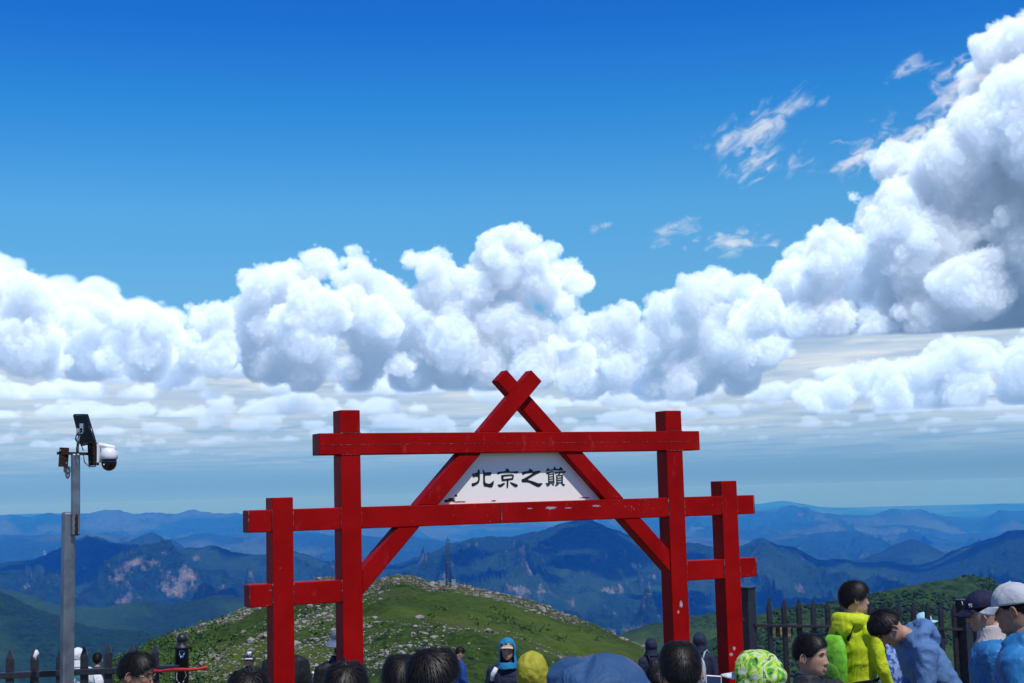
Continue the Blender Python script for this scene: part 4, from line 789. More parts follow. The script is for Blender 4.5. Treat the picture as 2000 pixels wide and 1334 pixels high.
class P:
    """a standing figure; local frame: origin between the feet, facing +Y"""
    def __init__(s,x,ytop,D,label,face=0.,lean=0.,H=None,skin=0,headpitch=0.,headyaw=0.,cover=0.,detail=2,name='person',headtilt=0.,hoff=(0,0,0)):
        top=at(x,ytop,D); gzv=float(gz(top.x,top.y))-.01; s.detail=detail; s.face=face
        hh=(top.z-gzv-cover)                       # wanted height of crown
        if H is None: H=hh if lean<.15 else hh*1.12
        s.k=k=H/1.75; s.skin=SKIN[skin]
        s.lean=lean
        # place so that the head, after leaning, falls under the pixel
        q=s._lean(Vector((0,.02,1.62))*k)+Vector(hoff)*k; R_=Matrix.Rotation(face,3,'Z'); off=R_@Vector((q.x,q.y,0))
        s.root=empty(name,(top.x-off.x,top.y-off.y,float(gz(top.x-off.x,top.y-off.y))-.01),face); tag(s.root,label,'person')
        s.hp=s._lean(Vector((0,.015,1.628))*k)+Vector(hoff)*k; s.HM=Matrix.Rotation(headyaw,3,'Z')@Matrix.Rotation(headtilt,3,'Y')@Matrix.Rotation(-lean*.55-headpitch,3,'X')
        s.body_sh=MB(); s.limbs={}
    def _lean(s,p,amt=1.):
        k=s.k; piv=Vector((0,0,.94*k)); v=Vector(p)-piv
        if v.z<=0: return Vector(p)
        a=-s.lean*amt*min(1,v.z/(.35*k)); return piv+Matrix.Rotation(a,3,'X')@v
    def hpt(s,v): return s.hp+s.HM@(Vector(v)*s.k*.985)
    def body(s,arms=('down','down'),stride=0.):
        k=s.k; mb=MB(); J={}
        S=lambda x,y,z: s._lean(Vector((x,y,z))*k)
        ringloft(mb,[(S(0,0,.86),.15*k,.10*k,0),(S(0,0,.95),.165*k,.115*k,0),(S(0,0,1.08),.145*k,.10*k,-s.lean*.5),(S(0,0,1.28),.160*k,.105*k,-s.lean),(S(0,0,1.38),.140*k,.085*k,-s.lean),(S(0,-.01,1.435),.075*k,.062*k,-s.lean)],18)
        nk0=S(0,-.012,1.43); nk1=s.hpt((0,-.018,-.07)); mb.tube([nk0,nk0*.5+nk1*.5,nk1],[.062*k,.057*k,.058*k],14)
        for i,sg in enumerate((-1,1)):
            sh=S(sg*.185,-.005,1.405); a=arms[i]
            if a=='down': el=S(sg*.235,-.02,1.12); wr=S(sg*.235,.04,.87)
            elif a=='front': el=S(sg*.235,.0,1.14); wr=S(sg*.06,.24,1.13)
            elif a=='hang': el=sh+Vector((sg*.03,.04,-.28))*k; wr=el+Vector((-.02*sg,.05,-.25))*k
            elif a=='phone': el=S(sg*.22,.08,1.16); wr=S(sg*.08,.28,1.30)
            elif a=='hip': el=S(sg*.30,-.10,1.14); wr=S(sg*.20,.08,.98)
            elif a=='walk': el=S(sg*.245,-.02,1.13); wr=S(sg*.25,.14,.93)
            else: el,wr=[S(*q) for q in a]
            J['sh%d'%i],J['el%d'%i],J['wr%d'%i]=sh,el,wr
            sl=sh+Vector((-sg*.012,0,-.03))*k; mb.tube([S(sg*.10,0,1.375),sl,sl*.5+el*.5,el,el*.5+wr*.5,wr],[.048*k,.046*k,.042*k,.038*k,.034*k,.026*k],10)
            hip=S(sg*.085,0,.90); st=stride*sg; kn=Vector((sg*.10,.03+st*.16,.49))*k; an=Vector((sg*.105,-.02+st*.30,.085))*k; J['hip%d'%i],J['kn%d'%i],J['an%d'%i]=hip,kn,an
            mb.tube([hip,hip*.5+kn*.5,kn,kn*.5+an*.5+Vector((0,-.015,0)),an],[.085*k,.075*k,.055*k,.052*k,.038*k],12)
            mb.tube([an+Vector((0,-.04,-.045))*k,an+Vector((0,.06,-.05))*k,an+Vector((0,.15,-.06))*k],[.036*k,.038*k,.028*k],8)
        s.J=J; o=remeshed(mb,.028*k if s.detail<2 else .022*k,'body',s.skin,s.root,smooth_it=1)
        # head and hands joined into the same skin
        bm=bmesh.new(); bm.from_mesh(o.data); hv,hf=head_mesh()
        def addto(V,F):
            vv=[bm.verts.new(v) for v in V]
            for f in F:
                try: q=bm.faces.new([vv[i] for i in f]); q.smooth=True
                except ValueError: pass
        addto([s.hpt(v) for v in hv],hf)
        for sg in (-1,1):   # ears
            E=MB(); M=Matrix.Rotation(sg*.35,3,'Z')@Matrix.Rotation(-.15,3,'X'); E.ell((0,0,0),(.006,.017,.030),M,10,8); 
            E.tube([M@Vector((sg*.006,math.cos(t)*.016-.002,math.sin(t)*.029)) for t in np.linspace(-1.2,4.0,12)],.0042,6); addto([s.hpt(Vector((sg*.080,-.012,-.012))+Vector(v)) for v in E.v],E.f)
        for i,sg in enumerate((-1,1)): s._hand(addto,J['el%d'%i],J['wr%d'%i],sg)
        bm.to_mesh(o.data); bm.free(); return s
    def _hand(s,addto,el,wr,sg):
        k=s.k; d=(wr-el).normalized(); up=Vector((0,0,1)) if abs(d.z)<.8 else Vector((0,1,0)); side=d.cross(up).normalized(); nrm=side.cross(d).normalized()
        E=MB(); E.tube([wr-d*.02*k,wr+d*.02*k,wr+d*.055*k,wr+d*.085*k],[.026*k,.033*k,.040*k,.036*k],10,squash=[.8,.6,.5,.45])
        for j,(o_,L_) in enumerate(((-.028,.068),(-.010,.078),(.009,.073),(.027,.058))):
            b=wr+d*.082*k+side*o_*k; c=-nrm*.4; p1=b+(d+c*.25).normalized()*L_*.42*k; p2=p1+(d*.8+c*.9).normalized()*L_*.32*k; p3=p2+(d*.35+c*1.3).normalized()*L_*.26*k
            E.tube([b,p1,p2,p3],[.0092*k,.0088*k,.0080*k,.0062*k],7)
        b=wr+d*.03*k-side*.028*k*sg; p1=b+(d*.7-side*sg*.7-nrm*.3).normalized()*.036*k; p2=p1+(d*.95-side*sg*.15-nrm*.3).normalized()*.034*k; E.tube([b,p1,p2],[.012*k,.0105*k,.008*k],7)
        addto(E.v,E.f)
    def face_bits(s,smile=False,glasses=False,shades=False):
        k=s.k
        for sg in (-1,1):
            mb=MB(); M=s.HM@Matrix.Rotation(-sg*.28,3,'Z')
            mb.ell(s.hpt((sg*.031,.0775,.0015)),(.0125*k,.005*k,.0042*k),M,12,8); e=mb.build('eye',EYEW,s.root)
            mb=MB(); mb.ell(s.hpt((sg*.031,.0815,.0012)),(.0058*k,.0022*k,.0044*k),M,10,6); mb.build('iris',EYED,e)
            mb=MB(); mb.tube([s.hpt((sg*(.031+.014*t),.0825-abs(t)*.0035-.004*(t>0)*t,.0062-.0035*t*t)) for t in (-1,-.5,0,.5,1)],[.0008*k,.0016*k,.0018*k,.0017*k,.0009*k],5); mb.build('eyelid',EYED,e)
            mb=MB(); mb.tube([s.hpt((sg*(.031+.019*t),.0905-.0075*max(t,0)-.002*abs(t),.0205+.0025*t-.003*t*t)) for t in (-1,-.5,0,.5,1)],[.0018*k,.0032*k,.0034*k,.0028*k,.0010*k],6); mb.build('eyebrow',HAIR,s.root)
        if smile:
            mb=MB(); mb.ell(s.hpt((0,.0845,-.0755)),(.021*k,.008*k,.0085*k),s.HM,14,8); mo=mb.build('mouth',MOUTH,s.root)
            mb=MB(); mb.ell(s.hpt((0,.0870,-.0725)),(.0175*k,.0065*k,.0042*k),s.HM,14,6); mb.build('teeth',TOOTH,mo)
            for zz,r in ((-.0665,.0028),(-.0850,.0030)):
                mb=MB(); mb.tube([s.hpt((.024*t,.0925-.010*t*t,zz+.0085*t*t*(1 if zz<-.08 else .1)-(.0)*t)) for t in (-1,-.6,-.2,.2,.6,1)],[.0012*k,r*.8*k,r*k,r*k,r*.8*k,.0012*k],6); mb.build('lip',LIP,mo)
        else:
            mb=MB(); mb.tube([s.hpt((.021*t,.0925-.008*t*t,-.0742+.002*t*t)) for t in (-1,-.5,0,.5,1)],[.001*k,.0022*k,.0026*k,.0022*k,.001*k],6); mb.build('lips',LIP,s.root)
        if glasses or shades:
            FR=BLACKP if shades else pmat('gilt_wire',(.32,.24,.12),.3,.5,metal=.8); g=None
            for sg in (-1,1):
                mb=MB(); mb.tube([s.hpt((sg*.032+math.cos(t)*.021,.099-abs(math.cos(t)*.5+sg*.2)*.004,-.002+math.sin(t)*.016)) for t in np.linspace(0,2*math.pi,17)],.0013*k,5,False); g=mb.build('glasses_rim',FR,s.root)
                mb=MB(); mb.ell(s.hpt((sg*.032,.098,-.002)),(.020*k,.0012*k,.0155*k),s.HM,16,6); ln_=mb.build('lens',BLACKP if shades else GLASSL,g)
                mb=MB(); mb.tube([s.hpt((sg*.053,.094,.004)),s.hpt((sg*.073,.07,.006)),s.hpt((sg*.080,-.005,.008)),s.hpt((sg*.080,-.02,-.006))],.0014*k,5); mb.build('temple_arm',FR,g)
            mb=MB(); mb.tube([s.hpt((-.011,.101,.002)),s.hpt((0,.104,.006)),s.hpt((.011,.101,.002))],.0013*k,5); mb.build('bridge',FR,g)
        return s
    def hair(s,n=1400,length=.045,style='short',seed=0,lift=.35,side=-.02,nape=-.075,volume=.012,messy=.5):
        k=s.k; rng=np.random.default_rng(seed)
        def hairline(a):   # lowest z for angle a (pi/2 = face, -pi/2 = nape)
            t=np.angle(np.exp(1j*(a-np.pi/2))); t=np.abs(t)
            return np.interp(t,[0,.55,.85,1.25,1.55,1.95,2.4,3.14],[.062,.058,.040,.004,side+.012,side+.002,nape+.03,nape])
        na,nzz=64,18; a=2*np.pi*np.arange(na)/na; V=[];F=[]
        hl=hairline(a)
        for i in range(nzz):
            t=i/(nzz-1); z=.118+(hl-.118)*t**1.0; x,y=head_pt(z,a,volume*(1-t**6)+.002); zz=z+volume*np.clip((z-.04)/.07,0,1)*1.0
            nn=fbm(x*40+seed,y*40,z*40,oct=3,seed=seed)*.006*(.4+messy); V+= [s.hpt((xx*(1+q*4),yy*(1+q*4),zq+q*.6)) for xx,yy,zq,q in zip(x,y,zz,nn)]
        for i in range(nzz-1):
            for j in range(na): F.append((i*na+j,i*na+(j+1)%na,(i+1)*na+(j+1)%na,(i+1)*na+j))
        F.append(tuple(range(na-1,-1,-1)))
        b=len(V)
        for i in range(na): pass
        mb=MB(); mb.add(V,F,True)
        # strands
        crown=np.array([.012,-.055,.112]); VV=[];FF=[]
        for i in range(int(n*1.7)):
            aa=rng.uniform(0,2*np.pi); h=float(np.interp(aa%(2*np.pi),a,hl)) if False else float(hairline(np.array([aa]))[0]); t=rng.uniform(0,1)**.75; z=.117+(h-.117)*t*.97
            x,y=head_pt(np.array([z]),np.array([aa]),volume*(1-t**6)); p=np.array([x[0],y[0],z+volume*max(0,(z-.04)/.07)]); nrm=p/np.array([.0765,.095,.115])**2*.01; nrm/=np.linalg.norm(nrm)+1e-9
            fl=p-crown; fl-=nrm*fl.dot(nrm); fl/=np.linalg.norm(fl)+1e-6; fl+=rng.normal(size=3)*.30*messy; fl-=nrm*fl.dot(nrm); fl/=np.linalg.norm(fl)+1e-6
            L_=length*rng.uniform(.5,1.1)*(1-.62*smooth01(np.array((t-.45)/.5)) if style=='short' else 1.0); L_=float(L_); li=lift*.55*rng.uniform(.1,1.4)*(1-.6*t); wdir=np.cross(nrm,fl); w_=rng.uniform(.0008,.0021)*(2.2 if i%7==0 else 1.)
            pts=[p-nrm*.002,p+fl*L_*.5+nrm*L_*li*.55,p+fl*L_*.95+nrm*L_*li*.55-np.array([0,0,.22*L_])]; bb=len(VV)
            for q,ww in zip(pts,(1,.8,.05)): VV+=[s.hpt(q-wdir*w_*ww),s.hpt(q+wdir*w_*ww)]
            FF+=[(bb,bb+1,bb+3,bb+2),(bb+2,bb+3,bb+5,bb+4)]
        h_=mb.build('hair',HAIR,s.root); mb=MB(); mb.add(VV,FF,True); mb.build('strands',HAIRS,h_); return s
    def jacket(s,mat,name='jacket',puff=0.,wr=.012,wl=.075,hem=.80,collar=True,hood=None,vox=None,sleeve=True,seed=0,collar_h=.035):
        k=s.k; J=s.J; mb=MB(); S=lambda x,y,z: s._lean(Vector((x,y,z))*k); p=puff
        ringloft(mb,[(S(0,0,hem),(.185+p)*k,(.135+p)*k,0),(S(0,0,.95),(.190+p)*k,(.142+p)*k,0),(S(0,0,1.08),(.178+p)*k,(.135+p)*k,-s.lean*.5),(S(0,0,1.28),(.200+p)*k,(.145+p)*k,-s.lean),(S(0,0,1.375),(.176+p)*k,(.125+p)*k,-s.lean),(S(0,-.005,1.435),(.115+p*.6)*k,(.10+p*.5)*k,-s.lean),(S(0,-.012,1.475+(collar_h if collar else 0)),.080*k,.078*k,-s.lean)],22)
        if sleeve:
            for i,sg in enumerate((-1,1)):
                sh,el,wr_=J['sh%d'%i],J['el%d'%i],J['wr%d'%i]; a=S(sg*.10,0,1.375); sh=sh+Vector((0,0,-.022))*k
                mb.tube([a,sh*.6+a*.4+Vector((0,0,.004)),sh,sh*.6+el*.4,el,el*.5+wr_*.5,wr_],[(.080+p)*k,(.078+p)*k,(.070+p)*k,(.066+p)*k,(.060+p)*k,(.053+p)*k,(.044+p*.6)*k],14)
        if hood=='down':
            c=S(0,-.085,1.465); pts=[]
            for t in np.linspace(-2.5,2.5,13): pts.append(S(math.sin(t)*.115,-.012-math.cos(t)*.105,1.475+.012*math.cos(t)))
            mb.tube(pts,[.022*k]+[.040*k+.014*k*math.cos(t*.6) for t in np.linspace(-2.5,2.5,11)]+[.022*k],12); mb.ell(S(0,-.125,1.425),(.105*k,.055*k,.085*k),Matrix.Rotation(-s.lean,3,'X'))
        v=vox or (.0115*k if s.detail>=2 else .024*k)
        o=remeshed(mb,v,name,mat,s.root,wr,wl,seed+11,smooth_it=3)
        return o
    def trousers(s,mat):
        k=s.k; J=s.J; mb=MB(); S=lambda x,y,z: s._lean(Vector((x,y,z))*k)
        ringloft(mb,[(S(0,0,.84),.165*k,.118*k,0),(S(0,0,.93),.178*k,.128*k,0),(S(0,0,1.02),.160*k,.115*k,-s.lean*.3)],18)
        for i in (0,1):
            a,b,c=J['hip%d'%i],J['kn%d'%i],J['an%d'%i]; mb.tube([a,a*.5+b*.5,b,b*.5+c*.5,c+Vector((0,0,.01))],[.098*k,.090*k,.072*k,.068*k,.062*k],12)
        remeshed(mb,.028*k,'trousers',mat,s.root,.008,.09,4,1)
        for i in (0,1):
            an=J['an%d'%i]; mb=MB(); mb.tube([an+Vector((0,-.055,-.035))*k,an+Vector((0,0,-.03))*k,an+Vector((0,.08,-.045))*k,an+Vector((0,.175,-.055))*k],[.042*k,.052*k,.046*k,.030*k],10,squash=[.9,.9,.75,.6]); mb.box(an+Vector((0,.055,-.078))*k,(.085*k,.25*k,.02*k),None,.006); mb.build('shoe',pmat('shoe',(.05,.05,.055),.6),s.root)
        return s
    def hood_up(s,mat,size=1.0,opening=.62,wr=.010,wl=.06,seed=0,peak=.0,back=0.,drop=-.17,name='hood',squash=1.0):
        """cloth hood round the head with an open face"""
        k=s.k; na,nz=48,26; V=[];F=[]; 
        for i in range(nz):
            t=i/(nz-1); z=.118+.030*size+(drop-.118-.03*size)*t
            zc=np.clip(z,-.121,.118); a=2*np.pi*np.arange(na)/na
            off=(.024*size+.012*t); x,y=head_pt(np.full(na,max(min(z,.117),-.06)),a,off) ; 
            if z>.10: 
                sh_=math.sqrt(max(0.,1-((z-.03)/(.118+.030*size-.03))**2)); x0,y0=head_pt(np.full(na,.03),a,off); x,y=x0*sh_,y0*sh_
            if z<-.06: f=1+(-.06-z)*1.6; x,y=x*f,y*f*1.02
            yy=y+np.where(np.sin(a)>.2,peak*np.clip((z-.02)/.08,0,1),0)-back*np.where(np.sin(a)<0,-np.sin(a),0)*np.clip(1-abs(z)/.15,0,1)
            for xx,y2,aa in zip(x,yy,a): V.append([xx*squash,y2,z])
        V=np.array(V); q=V/wl; w=fbm(q[:,0]*.6,q[:,1]*.6,q[:,2]*.6,oct=2,seed=seed)*1.3; f=1-np.abs(fbm(q[:,0]+w,q[:,1]+w,q[:,2]*.8+w,oct=3,seed=seed+1))*2.2
        nn=V-np.array([0,-.005,0.]); nn/=np.linalg.norm(nn,axis=1,keepdims=True)+1e-6; V=V+nn*((f-.4)*wr)[:,None]
        for i in range(nz-1):
            for j in range(na):
                a=2*math.pi*(j+.5)/na; z=V[i*na+j][2]; d=abs(math.atan2(math.sin(a-math.pi/2),math.cos(a-math.pi/2)))
                if opening>0 and z<.085 and z>-.13 and d<opening: continue
                F.append((i*na+j,i*na+(j+1)%na,(i+1)*na+(j+1)%na,(i+1)*na+j))
        F.append(tuple(range(na-1,-1,-1)))
        mb=MB(); mb.add([s.hpt(v) for v in V],F,True); o=mb.build(name,mat,s.root); m=o.modifiers.new('cloth','SOLIDIFY'); m.thickness=.004; m.offset=0; m=o.modifiers.new('round','SUBSURF'); m.levels=m.render_levels=1; return o
    def cap(s,mat,brim=True,brimmat=None,name='cap',yaw=0.,low=.028,gap=False,logo=None,brimlen=.075,bdrop=.012,puff=.012):
        k=s.k; na,nz=40,12; V=[];F=[]; RZ=Matrix.Rotation(yaw,3,'Z')
        a=2*np.pi*np.arange(na)/na; top=.118+puff+.004
        for i in range(nz):
            t=i/(nz-1); z=top+(low-top)*t; x0,y0=head_pt(np.full(na,low+.012),a,puff); sh_=math.sqrt(max(1e-4,1-(max(0.,(z-low)/(top-low)))**2.2)); x,y=x0*sh_,y0*sh_; nzv=fbm(x*30,y*30,np.full(na,z*30),oct=2,seed=3)*.003
            V+=[RZ@Vector((xx*(1+q*8),yy*(1+q*8),z)) for xx,yy,q in zip(x,y,nzv)]
        for i in range(nz-1):
            for j in range(na):
                if gap and i>nz-6:
                    aa=2*math.pi*(j+.5)/na; dd=abs(math.atan2(math.sin(aa+math.pi/2),math.cos(aa+math.pi/2)))
                    if dd<.5*max(0.,1-.12*(nz-1-i))**.5: continue
                F.append((i*na+j,i*na+(j+1)%na,(i+1)*na+(j+1)%na,(i+1)*na+j))
        F.append(tuple(range(na-1,-1,-1)))
        mb=MB(); mb.add([s.hpt(v) for v in V],F,True); o=mb.build(name,mat,s.root); m=o.modifiers.new('cloth','SOLIDIFY'); m.thickness=.003; m.offset=0
        mb=MB(); mb.ell(s.hpt(RZ@Vector((0,-.003,top+.001))),(.006*k,.006*k,.004*k),s.HM,8,6); mb.build('cap_button',mat,o)
        if brim:
            V=[];F=[]; nb=15; nr=6
            for i in range(nr):
                r=i/(nr-1)
                for j in range(nb):
                    u=-1+2*j/(nb-1); aa=math.pi/2+u*1.05; x,y=head_pt(np.array([low+.012]),np.array([aa]),puff+.001); L_=brimlen*r*(1-.55*abs(u)**2.5); V.append(s.hpt(RZ@Vector((x[0]*(1+.0*r),y[0]+L_,low+.004-bdrop*r-.020*u*u*(.4+r*.6)))))
            for i in range(nr-1):
                for j in range(nb-1): F.append((i*nb+j,i*nb+j+1,(i+1)*nb+j+1,(i+1)*nb+j))
            mb=MB(); mb.add(V,F,True); b=mb.build('brim',brimmat or mat,o); m=b.modifiers.new('stiff','SOLIDIFY'); m.thickness=.004; m.offset=0
        return o
GLASSL=bpy.data.materials.new('spectacle_glass'); GLASSL.use_nodes=True
_b=GLASSL.node_tree.nodes['Principled BSDF']; _b.inputs['Transmission Weight'].default_value=1; _b.inputs['Roughness'].default_value=.02; _b.inputs['IOR'].default_value=1.05; _b.inputs['Base Color'].default_value=(.95,.97,1,1)
DARKT=cloth('dark_trousers',(.018,.019,.023)); GREYT=cloth('grey_trousers',(.06,.06,.065)); NAVY=cloth('navy_shell',(.014,.020,.045)); BLK=cloth('black_shell',(.010,.011,.013),.6); CHAR=cloth('charcoal_shell',(.022,.024,.030),.65)
exec_people=True
def backpack(person,mat,label,w=.28,h=.42,d=.16,z=1.18,pocket=None,strapmat=None,yo=-.19,seed=0):
    """a rucksack worn on the figure's back"""
    k=person.k; c=person._lean(Vector((0,yo,z))*k); Mr=Matrix.Rotation(-person.lean,3,'X'); r=empty('backpack',person.root.location,person.face); tag(r,label,'backpack')
    mb=MB(); rings=[]
    for t in np.linspace(0,1,9): 
        zz=-h/2+h*t; f=(1-abs(2*t-1)**3.5*.45); rings.append((c+Mr@Vector((0,-.012*math.sin(t*3.1),zz*k)) if True else c,w/2*f*k,d/2*f*k,-person.lean))
    ringloft(mb,rings,20); remeshed(mb,.016*k,'bag',mat,r,.010,.05,seed,2)
    mb=MB(); pr=[]
    for t in np.linspace(0,1,6): f=1-abs(2*t-1)**3*.5; pr.append((c+Mr@Vector((0,-d*.42,-h*.40+h*.45*t))*k,w*.38*f*k,d*.30*f*k,-person.lean))
    ringloft(mb,pr,16); remeshed(mb,.014*k,'front_pocket',pocket or mat,r,.008,.04,seed+2,1)
    for sg in (-1,1):
        S=lambda x,y,z: person._lean(Vector((x,y,z))*k)
        mb=MB(); mb.tube([S(sg*.07,yo+.06,z+h*.40),S(sg*.10,-.10,1.475),S(sg*.115,.0,1.495),S(sg*.12,.12,1.42),S(sg*.13,.165,1.28),S(sg*.18,.12,1.14),S(sg*.20,0,1.06),S(sg*.12,yo+.05,z-h*.35)],.016*k,8,squash=[.45]*8); mb.build('strap',strapmat or mat,r)
    mb=MB(); mb.tube([c+Mr@Vector((-.03,.03,h*.47))*k,c+Mr@Vector((0,.03,h*.56))*k,c+Mr@Vector((.03,.03,h*.47))*k],.007*k,6); mb.build('grab_loop',strapmat or mat,r)
    return r
PI=math.pi
YEL=cloth('lime_yellow_shell',(.50,.60,.014),.6,.06); GRN=cloth('green_ripstop',(.16,.48,.030),.5,.15,.1); BLUJ=cloth('bright_blue_shell',(.022,.155,.36),.5,.14,.15); LBL=cloth('pale_blue_softshell',(.085,.175,.345),.7,.08,.25); OLI=cloth('mustard_hood',(.33,.31,.030),.7,.10,.3)
ROY=cloth('royal_blue_shell',(.012,.045,.22),.6); SKYB=cloth('cyan_fleece',(.012,.18,.36),.8,.1,.3); SLATE=cloth('slate_blue_shell',(.060,.095,.185),.65,.25); STEELB=cloth('steel_blue_shell',(.045,.11,.22),.65,.12,.3)
WHT=cloth('white_fabric',(.66,.67,.69),.75,.04); GRYC=cloth('light_grey_cap',(.42,.45,.48),.8,.05); NAVC=cloth('navy_cap',(.010,.012,.040),.75,.1); REDJ=cloth('red_shell',(.42,.012,.010),.6,.1); BEI=cloth('beige_collar',(.42,.38,.36),.8,.06); CRM=cloth('cream_brim',(.60,.46,.30),.8,.05); GBLU=cloth('grey_blue_hat',(.13,.17,.26),.8,.1); CYC=cloth('pale_cyan_cap',(.34,.58,.68),.7,.05); GPK=cloth('pale_grey_pack',(.40,.43,.46),.7,.08)
HOODM=cloth('two_tone_hood',(.062,.085,.165),.65,.1,bump=.8)
_c=[n for n in HOODM.node_tree.nodes if n.type=='MIX'][0]; _c.inputs[6].default_value=(.075,.095,.165,1); _c.inputs[7].default_value=(.028,.082,.185,1)
for n in HOODM.node_tree.nodes:
    if n.type=='MAP_RANGE': n.inputs[1].default_value=.485; n.inputs[2].default_value=.505
    if n.type=='TEX_NOISE' and n.name!='creases': n.inputs['Scale'].default_value=3.2; n.inputs['Detail'].default_value=1
def camo():
    m=bpy.data.materials.new('floral_camouflage'); m.use_nodes=True; n=m.node_tree; b=n.nodes['Principled BSDF']; b.inputs['Roughness'].default_value=.75; b.inputs['Specular IOR Level'].default_value=.2
    tc=n.nodes.new('ShaderNodeTexCoord'); no=n.nodes.new('ShaderNodeTexNoise'); no.inputs['Scale'].default_value=17; no.inputs['Detail'].default_value=2; no.inputs['Distortion'].default_value=1.2; n.links.new(tc.outputs['Object'],no.inputs['Vector'])
    r=n.nodes.new('ShaderNodeValToRGB'); r.color_ramp.interpolation='CONSTANT'; cols=[(0,(.03,.03,.05)),(.36,(.10,.36,.05)),(.45,(.40,.62,.06)),(.53,(.55,.60,.56)),(.58,(.30,.55,.04)),(.64,(.09,.05,.05)),(.70,(.16,.32,.10))]
    while len(r.color_ramp.elements)<len(cols): r.color_ramp.elements.new(.5)
    for e,(p,c) in zip(r.color_ramp.elements,cols): e.position=p; e.color=(*c,1)
    n.links.new(no.outputs['Fac'],r.inputs[0]); n.links.new(r.outputs[0],b.inputs['Base Color']); return m
CAMO=camo()
def simple(x,y,D,label,jm,face=0.,hair=None,hood=None,arms=('down','down'),detail=1,cover=.02,headpitch=0.,lean=0.,stride=0.,tr=DARKT,skin=0,bits=False,**kw):
    p=P(x,y,D,label,face,lean,None,skin,headpitch,kw.get('headyaw',0.),cover,detail); p.body(arms,stride); p.jacket(jm,seed=int(x),wr=kw.get('wr',.010),hood=kw.get('jhood'),puff=kw.get('puff',0.)); p.trousers(tr)
    if hair is not None: p.hair(seed=int(x),**hair)
    if hood: p.hood_up(hood,seed=int(x),**kw.get('hoodkw',{}))
    if bits: p.face_bits(**(bits if isinstance(bits,dict) else {}))
    return p
# --- near heads seen from behind
simple(485,1295,6.3,'person with tousled black hair, back turned, before the outer left gate post',BLK,.1,dict(n=3000,length=.060,lift=.6,messy=1.0,volume=.012),detail=2,cover=.03)
simple(676,1283,6.3,'person with smooth black hair, back turned, before the tall left gate post',CHAR,-.1,dict(n=3000,length=.085,lift=.32,messy=.6,volume=.012,nape=-.09),detail=2,cover=.025)
simple(783,1270,7.0,'dark-haired person half hidden behind the glossy-haired head beside them',CHAR,.1,dict(n=2600,length=.085,style='long',lift=.3,messy=.6,volume=.012,nape=-.11),detail=2,cover=.025)
p=simple(846,1257,6.3,'bespectacled person with thick glossy black hair, seen from behind under the gate',BLK,-.75,dict(n=4200,length=.080,lift=.55,messy=.7,volume=.015,nape=-.07,side=-.015),detail=2,cover=.03,bits=dict(glasses=True))
ph=P(1325,1243,6.05,'man with neat cropped black hair seen from behind at the tall right gate post',.08,0,None,0,0,0,.02,2)
ph.body(('down',((.27,.12,1.14),(.20,.40,1.33)))); ph.jacket(BLK,seed=5,collar_h=.03); ph.trousers(DARKT); ph.hair(3600,.042,'short',12,.30,-.01,-.085,.008,.5)
# phone in his raised hand
q=at(1394,1352,6.5); mb=MB(); mb.box((0,0,0),(.074,.009,.150),None,.006); o=mb.build('phone',pmat('phone_case',(.52,.50,.49),.4,.5)); o.location=q; o.rotation_euler=(-.25,.10,.12); tag(o,'mobile phone in a pale case held up beside the right gate post','phone')
mb=MB(); mb.box((0,-.0052,0),(.064,.002,.138)); mb.build('screen',pmat('phone_screen',(.02,.03,.05),.1,.6),o)
# --- olive hood, big blue hood, camouflage hood
simple(1038,1266,8.2,'person in a mustard yellow hood with back turned, under the gate opening',OLI,.05,None,OLI,detail=2,cover=.035,hoodkw=dict(size=1.0,opening=.6,wr=.008,drop=-.2))
bh=P(1165,1276,4.85,'person under a very large slate blue hood pulled over a brimmed hat',.45,0,None,0,0,0,.07,2); bh.body(); bh.jacket(STEELB,seed=9,wr=.014); bh.trousers(DARKT); bh.hair(600,.03)
bh.cap(SLATE,True,None,brimlen=.09); bh.hood_up(HOODM,2.2,.55,.034,.085,4,.05,.07,-.24,'hood',1.32)
mbk=[]
cm=P(1474,1266,7.0,'person wearing a green floral camouflage hood over a white-brimmed cap, red collar',.95,0,None,0,.05,0,.03,2); cm.body(); cm.jacket(REDJ,seed=14,hood=None,collar_h=.05); cm.trousers(DARKT); cm.cap(WHT,True,WHT,brimlen=.105); cm.hood_up(CAMO,1.15,.75,.014,.05,8,0.,.03,-.15)
# --- man with spectacles at the left railing
ga=P(268,1266,7.6,'man in wire spectacles and dark hooded jacket, in profile by the railing',-PI/2-.12,0,None,1,.16,0,.02,2); ga.body(); ga.jacket(CHAR,seed=21,hood='down'); ga.trousers(DARKT); ga.hair(3000,.05,'short',22,.4,-.012,-.06,.008,.8); ga.face_bits(glasses=True)
# --- smiling man
sm=P(1583,1231,7.7,'smiling man with short black hair and black zipped jacket before the fence',-PI/2-.62,0,None,0,.02,0,.018,2,headtilt=.05); sm.body(); sm.jacket(CHAR,seed=31,collar_h=.05); sm.trousers(DARKT); sm.hair(3000,.042,'short',32,.35,-.012,-.055,.008,.6); sm.face_bits(smile=True)
S_=lambda x,y,z: sm._lean(Vector((x,y,z))*sm.k)
mb=MB(); mb.box(S_(.07,.150,1.385),(.045,.004,.012),Matrix.Rotation(.2,3,'X')); mb.build('logo_tab',WHT,sm.root)
